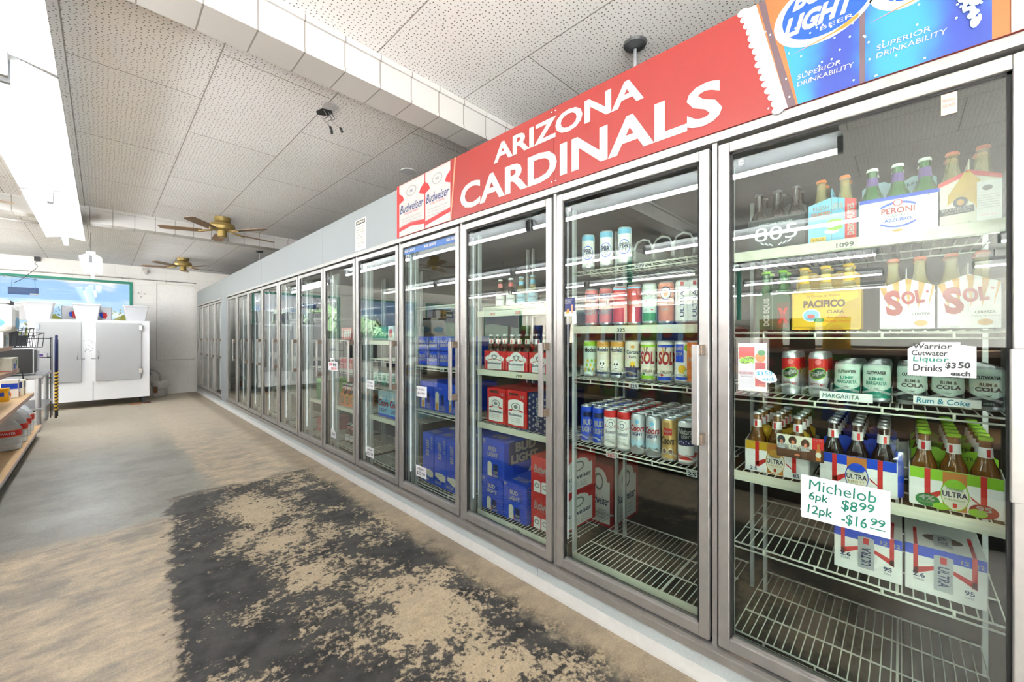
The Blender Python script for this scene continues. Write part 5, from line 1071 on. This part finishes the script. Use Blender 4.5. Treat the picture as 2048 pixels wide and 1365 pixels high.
g.rect(f, w_ * .1, -h * .4, w_ * .46, h * .1, 'deep_red', .0003); g.oval(f, w_ * .28, h * .2, w_ * .18, h * .1, 'orange', .0005); g.oval(f, w_ * .32, h * .3, w_ * .14, h * .06, 'green', .0006)
g.build('printed_picture', t); MB().box(-.0022, -.0014, -w_ * .58, w_ * .58, -h * .58, h * .6, 'sleeve').build('clear_sleeve', t)
sign('price_tag', G_ - .004, .364, .293, 1.118, 1.162, [('$3', .12, .46, .42, .82, 'teal_ink', .1), ('50', .46, .54, .78, .86, 'teal_ink', .1), ('each', .42, .14, .86, .44, 'teal_ink', .1)], 'small white blob shaped price tag overlapping the red can picture card', cut=lambda w_, h: [(w_ * .5 * math.cos(a) * (1.0 if math.cos(a) < 0 or math.sin(a) < 0 else .9), h * .5 * math.sin(a) - .006 * math.cos(a)) for a in [2 * PI * i / 16 for i in range(16)]])
t = sign('advert_card', XS - .016, .314, .183, .856, .934, [('LIVE ULTRA', .03, .42, .72, .58, 'banner_white', .05, .05), ('MAKE YOUR HEART BEAT', .06, .34, .60, .40, 'banner_white', .05)], 'small photo advert card with people and red corner clipped before the bottles', m='brown')
g = MB(); f = front(-.0002); w_, h = .131, .078
g.rect(f, -w_ * .5, h * .0, w_ * .26, h * .5, 'cream', .0001); g.rect(f, w_ * .26, h * .02, w_ * .5, h * .5, 'red', .0002)
for u, v, m_ in ((-.40, .24, 'dark_grey'), (-.15, .26, 'brown'), (.12, .2, 'brown')): g.oval(f, u * w_, v * h, w_ * .09, h * .2, m_, .0003, 10); g.oval(f, u * w_ + .001, v * h - .006, w_ * .035, h * .09, 'salmon', .0004, 8); g.rect(f, (u - .09) * w_, -h * .12, (u + .09) * w_, v * h - h * .14, 'cream' if v > .25 else 'silver_paint', .00035)
g.rect(f, w_ * .34, -h * .45, w_ * .44, h * .02, 'amber', .0005); g.rect(f, w_ * .365, h * .02, w_ * .415, h * .26, 'amber', .0005); g.oval(f, w_ * .39, -h * .2, w_ * .055, h * .12, 'cream', .0006); g.text(f, '2.6 95', w_ * .29, h * .38, w_ * .47, h * .46, 'banner_white', .0006); g.oval(f, -w_ * .05, -h * .34, w_ * .06, h * .05, 'salmon', .0003)
g.build('printed_picture', t)
sign('price_card', D + .0125, 2.47, 2.342, .852, .926, [('12-pks', .12, .56, .82, .84, 'ink', .1), ('$14', .10, .16, .50, .46, 'ink', .1), ('99', .56, .22, .84, .44, 'ink', .1)], 'white price note with two lines of dark writing before the upright blue cartons')
sign('price_card', D + .0125, 2.475, 2.346, .288, .366, [('18pks', .16, .60, .74, .84, 'ink', .1), ('$22', .08, .14, .52, .48, 'ink', .1), ('98', .60, .22, .88, .46, 'ink', .1)], 'white price note with dark writing before the tall narrow blue cases')
sign('price_card', D + .0125, 3.234, 3.101, .839, .913, [('12-pk', .12, .56, .82, .84, 'ink', .1), ('$14', .10, .16, .50, .46, 'ink', .1), ('99', .56, .22, .84, .44, 'ink', .1)], 'white price note on the fifth door above the pale blue cartons')
sign('price_card', D + .0125, 3.235, 3.107, .270, .353, [('18pk', .16, .60, .74, .84, 'ink', .1), ('$22', .08, .14, .52, .48, 'ink', .1), ('98', .60, .22, .88, .46, 'ink', .1)], 'white price note low on the fifth door')
sign('price_card', D + .0125, 4.048, 3.83, .948, 1.066, [('12 pk', .2, .70, .6, .92, 'ink', .1), ('$9', .08, .34, .42, .62, 'red', .1, .03), ('99', .5, .34, .86, .62, 'ink', .1, .03), ('BEER', .3, .08, .9, .26, 'red', .1)], 'white note with red and black prices on the sixth door', cut=lambda w_, h: [(-w_ / 2, -h / 2), (w_ / 2, -h / 2), (w_ / 2, h * .2), (w_ * .2, h * .25), (w_ * .15, h / 2), (-w_ * .3, h / 2), (-w_ * .32, h * .2), (-w_ / 2, h * .15)])
sign('price_card', D + .0125, 3.985, 3.873, .30, .39, [('$5', .16, .2, .5, .56, 'ink', .1), ('99', .5, .2, .84, .5, 'ink', .1)], 'small white tag with a cut corner low on the sixth door', cut=lambda w_, h: [(-w_ / 2, -h / 2), (w_ / 2, -h / 2), (w_ / 2, h * .1), (w_ * .0, h / 2), (-w_ / 2, h * .4)])
sign('brand_strip', D + .0128, sk(2) + .697 + sk(0) * 0 + .0, sk(2) + .05, 1.876, 1.924, [('BUD LIGHT', .05, .3, .26, .72, 'banner_white', 0, .05), ('BUD LIGHT', .44, .3, .66, .72, 'banner_white', 0, .05), ('BUD LIGHT', .84, .3, .99, .72, 'banner_white', 0, .05)], 'blue strip with white lettering across the top of the fourth door', m='sign_blue')
sign('sticker', D + .0125, 1.168, 1.108, 1.372, 1.458, [('REFRESHING', .06, .86, .8, .93, 'banner_white'), ('FLAVORFUL', .06, .77, .7, .84, 'banner_white'), ('DELICIOUS', .06, .68, .7, .75, 'banner_white')], 'small dark blue picture sticker at the left edge of the second door', m='navy')
g = MB(); f = front(0); g.rect(f, -.03, -.043, .03, -.022, 'cream', .0006)
g.rect(f, .01, -.03, .02, .01, 'salmon', .0008); g.oval(f, -.008, -.02, .008, .012, 'orange', .0008); g.oval(f, -.018, -.028, .006, .006, 'gold', .0009)
o = g.build('printed_picture', None, (D + .0125, 1.138, 1.415)); o.parent = [x for x in C.objects if x.name.startswith('sticker')][0]; o.location = (0, 0, 0)
for k in (-1, 0, 1, 3):
    y = sk(k + 1) - .019 - .036 - .035
    sign('sticker', D + .0128, y + .010, y - .010, 1.868, 1.896, [('SAFETY', .1, .6, .9, .76, 'silver_paint'), ('GLASS', .1, .25, .9, .41, 'silver_paint')], 'faded round maker sticker in the upper left corner of the ' + dn[k + 1], m='grey', cut=lambda w_, h: [(w_ * .5 * math.cos(a), h * .5 * math.sin(a)) for a in [2 * PI * i / 14 for i in range(14)]])
sign('label', D + .0125, -.075, -.104, 1.86, 1.915, [('FRAGILE', .1, .6, .9, .75, 'pink'), ('GLASS', .1, .35, .9, .5, 'pink')], 'torn white label under the top rail of the nearest door', m='strip_red')

# ---------------------------------------------------------------- far end: ice cabinet, totes, bucket
ic = thing('ice_cabinet', 'white double door ice storage cabinet against the far wall', 'freezer', (-.105, 10.45, .0))
MB().box(-.755, .755, 0, 1.05, .13, 1.56, 'white_enamel').box(-.77, .77, -.015, 1.06, 1.56, 1.582, 'white_enamel').box(-.006, .006, -.004, 0, .13, .47, 'silver_paint').build('cabinet_body', ic, bevel=.008)
for x in (-.7, .68): MB().box(x - .03, x + .03, .06, .14, 0, .13, 'dark_grey').box(x - .03, x + .03, .9, .98, 0, .13, 'dark_grey').build('foot', ic)
for s, x0, x1 in ((-1, -.665, -.145), (1, .03, .635)):
    d_ = MB().box(x0, x1, -.035, 0, .475, 1.535, 'stucco').build('door', ic, bevel=.006)
    hx = x1 - .045 if s < 0 else x0 + .035
    MB().tube([(hx, -.04, 1.0), (hx, -.085, .99), (hx, -.085, .90), (hx, -.04, .885)], .010, 'steel', 8).box(hx - (.09 if s > 0 else 0), hx + (.09 if s < 0 else 0), -.05, -.036, .877, .893, 'steel').build('handle', d_)
    ex = x1 - .01 if s > 0 else x0 + .01
    for z in (.58, 1.40): MB().box(ex - .02, ex + .03, -.05, -.005, z, z + .10, 'chrome').build('hinge', d_, bevel=.004)
MB().box(-.06, .0, -.002, .0, .92, 1.24, 'white_enamel').build('centre_plate', ic)
q = MB()
for i in range(18): q.oval(flat((0, -.002, 0), (1, 0, 0), (0, 0, 1)), R.uniform(-.11, .0), R.uniform(.95, 1.25), .004 + .005 * R.random(), .005, 'grey', .0006, 6)
q.build('worn_sticker', ic)
tag(MB().box(-.1, .06, -.03, .04, 0, .024, 'cardboard').box(.08, .18, -.03, .03, 0, .03, 'brown').build('wood_wedge', loc=(.48, 10.42, 0)), 'scraps of wood wedged under the right foot of the white cabinet', 'wood')
def tote(x, y, w_, h, label, d=.40):
    t = thing('storage_tote', label, 'bin', (x, y, 1.584), group='white lidded totes on the cabinet')
    a, b = w_ / 2 - .055, w_ / 2 - .012
    vs_ = [(-a, .05, 0), (a, .05, 0), (a, d - .05, 0), (-a, d - .05, 0), (-b, .01, h), (b, .01, h), (b, d - .01, h), (-b, d - .01, h)]
    q = MB().add(vs_, [(0, 3, 2, 1), (0, 1, 5, 4), (1, 2, 6, 5), (2, 3, 7, 6), (3, 0, 4, 7)], 'tote'); q.build('tub', t, bevel=.012)
    MB().box(-w_ / 2, w_ / 2, -.008, d + .008, h - .004, h + .022, 'tote').build('lid', t, bevel=.008)
    MB().prism(flat((-b * .35, .0115, h * .80), (1, 0, 0), (0, .13, 1)), [(-.05, 0), (.05, 0), (.05, .035), (-.05, .035)], .004, 'paper').build('label_holder', t)
tote(-.76, 10.60, .37, .275, 'front left white lidded tote on the cabinet'); tote(-.93, 11.02, .30, .275, 'white lidded tote half hidden behind the front left one', .36)
tote(-.187, 10.60, .373, .275, 'middle white lidded tote on the cabinet between two picture cartons'); tote(.47, 10.60, .375, .275, 'rightmost white lidded tote on the cabinet')
def piccarton(x, label, flip):
    t = thing('picture_carton', label, 'carton', (x, 11.08, 1.584), group='picture cartons behind the totes')
    f = flat((0, 0, 0), (1, 0, 0), (0, 0, 1))
    MB().box(-.13, .13, 0, .16, 0, .27, 'paper').build('carton_body', t, bevel=.003)
    q = MB(); s = -1 if flip else 1
    q.poly(f, [(.0, .06), (.05, .04), (.07, .10), (.06, .16), (.0, .17), (-.02, .11)], 'red', .001); q.poly(f, [(-.03, .08), (.01, .05), (.0, .17), (-.04, .15)], 'blue', .0014)
    q.rect(f, -.12, .005, .12, .012, 'grey'); q.rect(f, -.128, 0, -.122, .27, 'grey'); q.rect(f, .122, 0, .128, .27, 'grey'); q.build('printed_face', t)
piccarton(-.385, 'white carton with red and blue print left of the middle tote', 0); piccarton(.01, 'white carton with red print right of the middle tote', 1)
t = thing('bucket', 'translucent white plastic bucket on the floor beside the cabinet', 'bucket', (.876, 11.42, 0))
MB().lathe([(.115, 0), (.118, .01), (.138, .30), (.146, .30), (.146, .33), (.136, .335), (.13, .3), (.11, .02)], 'plastic', 24, cap=False).lathe([(.0, .004), (.116, .004)], 'plastic', 24, cap=False).lathe([(.112, .006), (.126, .13)], 'conduit', 24).build('pail', t)
MB().tube([(.14 * math.cos(a), -.14 * math.sin(a) * .4 - .10 * math.sin(a), .27 - .11 * math.sin(a)) for a in [PI * i / 10 for i in range(11)]], .004, 'grey').build('bail_handle', t)
q = MB(); q.rect(lambda u, v, w=0: (-(.132 + w) * math.sin(.6 - u / .13), -(.132 + w) * math.cos(.6 - u / .13), v), -.04, .09, .03, .22, 'cardboard', .003, 5); q.build('worn_label', t)
tag(MB().tube([(.70, 11.72, .57), (.75, 11.66, .575), (.82, 11.56, .54), (.87, 11.48, .47), (.885, 11.44, .38), (.885, 11.43, .30)], .016, 'conduit', 8).build('drain_hose'), 'grey drain hose curving from the wall into the bucket', 'hose')
t = thing('wall_outlet', 'white electrical outlet low on the far wall beside the cabinet', 'outlet', (.735, YB, .5))
MB().box(-.035, .035, -.012, 0, -.07, .07, 'white').build('cover_plate', t, bevel=.003)
for z in (-.03, .03): MB().box(-.016, .016, -.015, -.012, z - .014, z + .014, 'dark_grey').build('socket', t)

# ---------------------------------------------------------------- left side: table, racks, gondola
t = thing('work_table', 'stainless steel work table at the left edge with two round legs showing', 'table', (-.86, 8.8, 0))
MB().box(-.35, .32, -.58, .58, .725, .762, 'steel').box(-.35, .32, -.58, .58, .30, .325, 'steel').build('table_top', t, bevel=.006)
for x in (-.30, .27):
    for y in (-.53, .53): MB().lathe([(.012, 0), (.02, .03), (.027, .05), (.027, .725)], 'steel', 14, (x, y, 0)).build('leg', t)
t = thing('microwave', 'white microwave oven with black end standing on the steel table', 'oven', (-.83, 8.42, .763))
MB().box(-.30, .20, -.12, .24, .015, .36, 'white_enamel').build('case', t, bevel=.008); MB().box(-.29, .19, -.13, -.12, .025, .35, 'black').build('back_panel', t); MB().box(.2, .21, -.10, .14, .04, .33, 'dark_grey').build('door', t); MB().box(.21, .225, .16, .19, .05, .32, 'silver_paint').build('handle', t)
for x in (-.25, .15): MB().lathe([(.015, 0), (.015, .015)], 'black', 8, (x, 0, 0)).build('foot', t)
tag(MB().tube([(-.9, 8.28, .95), (-.72, 8.2, .80), (-.70, 8.18, .64), (-.82, 8.2, .56), (-.98, 8.22, .50)], .007, 'black').build('power_cord'), 'black power cord hanging from the microwave past the table edge', 'cord')
def wire_basket(x, y, z, label, rz):
    t = thing('wire_basket', label, 'basket', (x, y, z), rz, 'black wire baskets at the left')
    q = MB(); w_, d, h = .36, .22, .20
    for i in range(8): q.tube([(-w_ / 2 + w_ * i / 7, 0, h), (-w_ / 2 + w_ * i / 7, .04, 0), (-w_ / 2 + w_ * i / 7, d - .03, 0), (-w_ / 2 + w_ * i / 7, d, h * .8)], .004, 'black', 5)
    for zz, yy in ((h, 0), (h * .8, d), (0, .04), (0, d - .03)): q.tube([(-w_ / 2, yy, zz), (w_ / 2, yy, zz)], .005, 'black', 5)
    for s in (-1, 1): q.tube([(s * w_ / 2, 0, h), (s * w_ / 2, d, h * .8)], .005, 'black', 5)
    q.build('wire_frame', t); MB().box(-w_ * .4, w_ * .1, .06, .14, .02, .16, 'dark_grey').build('dark_liner', t); return t
wire_basket(-.72, 8.55, 1.13, 'black wire basket tilted on top of the microwave', .5); wire_basket(-.80, 8.95, 1.20, 'black wire basket behind the tilted one', .9)
t = thing('display_rack', 'thin black wire display rack standing behind the steel table', 'rack', (-.72, 9.75, 0))
for x in (-.22, .16):
    for y in (-.12, .12): MB().tube([(x, y, 0), (x, y, 1.27)], .006, 'black', 6).build('upright', t)
for z in (.22, .62, .95, 1.25):
    q = MB()
    for i in range(7): q.tube([(-.22 + .38 * i / 6, -.12, z), (-.22 + .38 * i / 6, .12, z)], .003, 'black', 5)
    for y in (-.12, .12): q.tube([(-.22, y, z), (.16, y, z)], .005, 'black', 5)
    q.build('wire_shelf', t)
tag(MB().box(-.13, .1, -.09, .08, 0, .10, 'cardboard').build('cardboard_box', loc=(-.72, 9.75, .628), bevel=.003), 'torn brown cardboard box on the black wire rack', 'box')
tag(MB().box(-.08, .10, -.08, .06, 0, .06, 'paper').rect(side(0, -.08, 0), -.05, .01, .06, .05, 'purple').build('small_carton', loc=(-.70, 9.75, .957), bevel=.003), 'small white and purple carton on the black wire rack', 'box')
t = thing('striped_pole', 'tall narrow loop pole with blue top and yellow and black taped legs', 'pole', (-.50, 9.62, 0))
cc = [(0, -.09, .72), (0, -.09, 1.15), (0, -.075, 1.23), (0, -.04, 1.28), (0, 0, 1.295), (0, .04, 1.28), (0, .075, 1.23), (0, .09, 1.15), (0, .09, .72)]
MB().tube(cc, .016, 'navy', 8).build('top_loop', t)
for y in (-.09, .09):
    q = MB()
    for i in range(24):
        z = .10 + .0258 * i; q.tube([(0, y, z), (0, y, z + .0258)], .0165, 'yellow' if i % 2 else 'black', 8)
    q.build('taped_leg', t); MB().tube([(0, y, 0), (0, y, .1)], .015, 'black', 8).build('leg_end', t)
# gondola
GX = -.54
gd = thing('gondola_shelf', 'long low store shelving unit along the left edge of the aisle', 'shelf', (GX, 4.0, 0))
y0, y1 = -4.6, 3.9
MB().box(-.62, 0, y0, y1, .12, .15, 'wood').box(-.62, -.04, y0, y1, 0, .12, 'dark_grey').build('base_deck', gd)
MB().box(0, .006, y0, y1, .118, .153, 'strip_red').box(.006, .007, y0, y1, .128, .145, 'paper').build('price_strip', gd)
MB().box(-.64, -.62, y0, 2.1, 0, 1.2, 'brown').box(-.64, -.62, 2.1, y1, 0, .35, 'brown').build('back_panel', gd)
for z, ye, dx in ((.64, 3.05, 0), (.965, 2.1, -.02), (1.18, 2.1, -.06)):
    o = MB().box(-.62, dx, y0, ye, z - .02, z, 'wood').build('shelf', gd)
    MB().box(dx, dx + .006, y0, ye, z - .032, z + .004, 'strip_red').build('price_strip', o)
for i in range(8):
    yy = y0 + .01 + 1.2 * i
    if yy < 3.9: MB().box(-.62, -.58, yy - .015, yy + .015, .15, 1.45 if yy < 2.1 else .9, 'conduit').build('upright', gd)
def jug(x, y, label):
    t = thing('water_jug', label, 'jug', (x, y, .151), group='water jugs on the bottom deck')
    MB().lathe([(.085, 0), (.10, .01), (.102, .06), (.098, .065), (.102, .07), (.102, .12), (.098, .125), (.10, .13), (.10, .2), (.085, .25), (.05, .30), (.022, .325), (.02, .34)], 'water', 22).build('jug_body', t)
    MB().lathe([(.104, .14), (.104, .205)], 'red', 22, cap=False).lathe([(.1045, .14), (.1045, .146)], 'orange', 22, cap=False).lathe([(.1045, .199), (.1045, .205)], 'orange', 22, cap=False).text(lambda u, v, w=0: ((.104 + w) * math.cos(-1.35 + u / .104), (.104 + w) * math.sin(-1.35 + u / .104), v), 'PURE WATER'[:4] if 0 else 'WATER', -.05, .16, .05, .185, 'paper', .001, .02).build('label_band', t)
    MB().lathe([(.023, .335), (.023, .36), (.02, .362)], 'light_blue', 14).build('cap', t)
for i, (x, y, lb) in enumerate(((-.66, 6.35, 'large clear water jug with red band nearest the front of the deck'), (-.655, 6.75, 'clear water jug with red band behind the nearest jug'), (-.66, 7.12, 'clear water jug with red band third from the near end'), (-.665, 7.45, 'clear water jug with red band farthest along the deck'), (-.88, 6.35, 'clear water jug in the back row of the deck, nearest'), (-.88, 6.75, 'clear water jug in the back row of the deck, middle'), (-.88, 7.12, 'clear water jug in the back row of the deck, farthest'))): jug(x, y, lb)
def pbox(x, y, z, w_, d, h, m, label, cat='box', accents=()):
    t = thing('grocery_box', label, cat, (x, y, z), group='boxes on the left shelving')
    MB().box(-w_ / 2, w_ / 2, -d / 2, d / 2, 0, h, m).build('carton_body', t, bevel=.004)
    q = MB()
    for (a, b, c_, d_, k) in accents:
        q.rect(side(0, -d / 2, 0), -w_ / 2 + w_ * a, h * b, -w_ / 2 + w_ * c_, h * d_, k, .0006); q.rect(flat((w_ / 2, 0, 0), (0, 1, 0), (0, 0, 1)), -d / 2 + d * a, h * b, -d / 2 + d * c_, h * d_, k, .0006)
    if accents: q.build('printed_face', t)
pbox(-.70, 6.30, .641, .13, .10, .13, 'yellow', 'yellow box with blue mark on the second shelf', accents=((.2, .4, .8, .7, 'blue'),))
pbox(-.66, 6.62, .641, .12, .12, .19, 'white', 'white and blue box behind the yellow box', accents=((.05, .5, .95, .8, 'blue'), (.1, .1, .6, .3, 'orange')))
pbox(-.65, 6.82, .641, .14, .14, .17, 'cream', 'cream and navy box toward the far end of the second shelf', accents=((.1, .5, .9, .9, 'navy'), (.2, .1, .5, .4, 'gold')))
pbox(-.72, 6.08, .641, .07, .07, .21, 'orange', 'orange canister at the picture edge on the second shelf', accents=((0, .3, 1, .5, 'green'),))
pbox(-.72, 5.86, .641, .08, .08, .30, 'dark_grey', 'dark striped canister at the picture edge on the second shelf', accents=((0, .1, 1, .2, 'white'), (0, .4, 1, .5, 'white'), (0, .7, 1, .8, 'red')))
pbox(-.67, 5.70, .966, .26, .36, .12, 'cream', 'long cream box with green and blue marks on the third shelf', accents=((.2, .2, .5, .6, 'blue'), (.6, .4, .75, .8, 'green'), (.02, .05, .98, .1, 'red')))
pbox(-.70, 5.5, 1.181, .26, .30, .13, 'white', 'white printed pack on the top left shelf under the blue roll', accents=((.1, .1, .4, .8, 'grey'), (.5, .2, .8, .7, 'light_blue')))
t = thing('towel_roll_pack', 'white wrapped roll with a bright blue oval label on the top left shelf', 'pack', (-.66, 5.5, 1.312))
MB().box(-.15, .15, -.16, .16, 0, .24, 'white').build('wrapped_roll', t, bevel=.05)
q = MB(); q.oval(side(0, -.16, .08), .0, 0, .10, .045, 'sky_blue', .001, 16); q.oval(flat((.15, 0, .08), (0, 1, 0), (0, 0, 1)), 0, 0, .12, .05, 'sky_blue', .001, 16); q.build('label_oval', t)
tag(MB().box(-.14, .16, -.12, .12, 0, .03, 'black').box(.02, .161, -.121, -.119, .002, .028, 'cream').build('flat_tray', loc=(-.70, 5.5, 1.553)), 'flat black tray with cream edge on top of the wrapped roll', 'tray')
pbox(-.80, 5.42, 1.585, .07, .10, .13, 'mustard', 'small mustard box on the flat black tray', accents=((.1, .2, .8, .5, 'brown'),)); pbox(-.70, 5.46, 1.585, .09, .1, .12, 'white', 'small white box on the flat black tray')
BAGM = ['yellow', 'red', 'orange', 'lime', 'purple', 'brown', 'blue', 'cream']
bags = {}
def bag(m):
    t = bpy.data.objects.new('snack_bag', None); C.objects.link(t); q = MB(); n = 7; vs_ = []
    for s in (1, -1):
        for i in range(n + 1):
            for j in range(n + 1):
                u = i / n * 2 - 1; v = j / n
                bul = max(0, (1 - u * u)) ** .6 * max(0, 1 - (2 * v - 1) ** 4) * .045 + .001
                vs_.append((s * bul, u * .085 * (1 - .06 * math.sin(v * PI)), v * .24))
    fs_ = []; k = (n + 1) ** 2
    for s in range(2):
        for i in range(n):
            for j in range(n):
                a = s * k + i * (n + 1) + j; f = (a, a + n + 1, a + n + 2, a + 1); fs_.append(f if s == 0 else f[::-1])
    q.add(vs_, fs_, m, True); q.build('pouch', t)
    g = MB(); g.oval(flat((.044, 0, .13), (0, 1, 0), (0, 0, 1)), 0, 0, .05, .05, 'red' if m != 'red' else 'yellow', .003, 10); g.build('printed_label', t); bags[m] = [t, 0]
names = ['yellow', 'red', 'orange', 'lime', 'purple', 'brown', 'blue', 'cream']
for m in BAGM: bag(m)
idx = 0
for z, dx, lv in ((1.181, -.16, 'top'), (.966, -.14, 'third'), (.641, -.14, 'second')):
    for i in range(16):
        y = .35 + .21 * i; m = BAGM[(i * 5 + idx) % 8]; t, c = bags[m]
        o = t if c == 0 else dup(t); bags[m][1] += 1
        o.scale = (1, 1, .74 if lv == 'third' else 1); o.location = (GX + dx, y, z); o.rotation_euler = (0, -.08, R.uniform(-.15, .15))
        tag(o, '%s snack bag, number %d from the near end of the %s shelf' % (m, i + 1, lv), 'bag', 'snack bags on the left shelving')
    idx += 3
# drop prototypes that were never placed
for p in list(protos.values()):
    if p[1] == 0:
        for ch in list(p[0].children): bpy.data.objects.remove(ch)
        bpy.data.objects.remove(p[0])
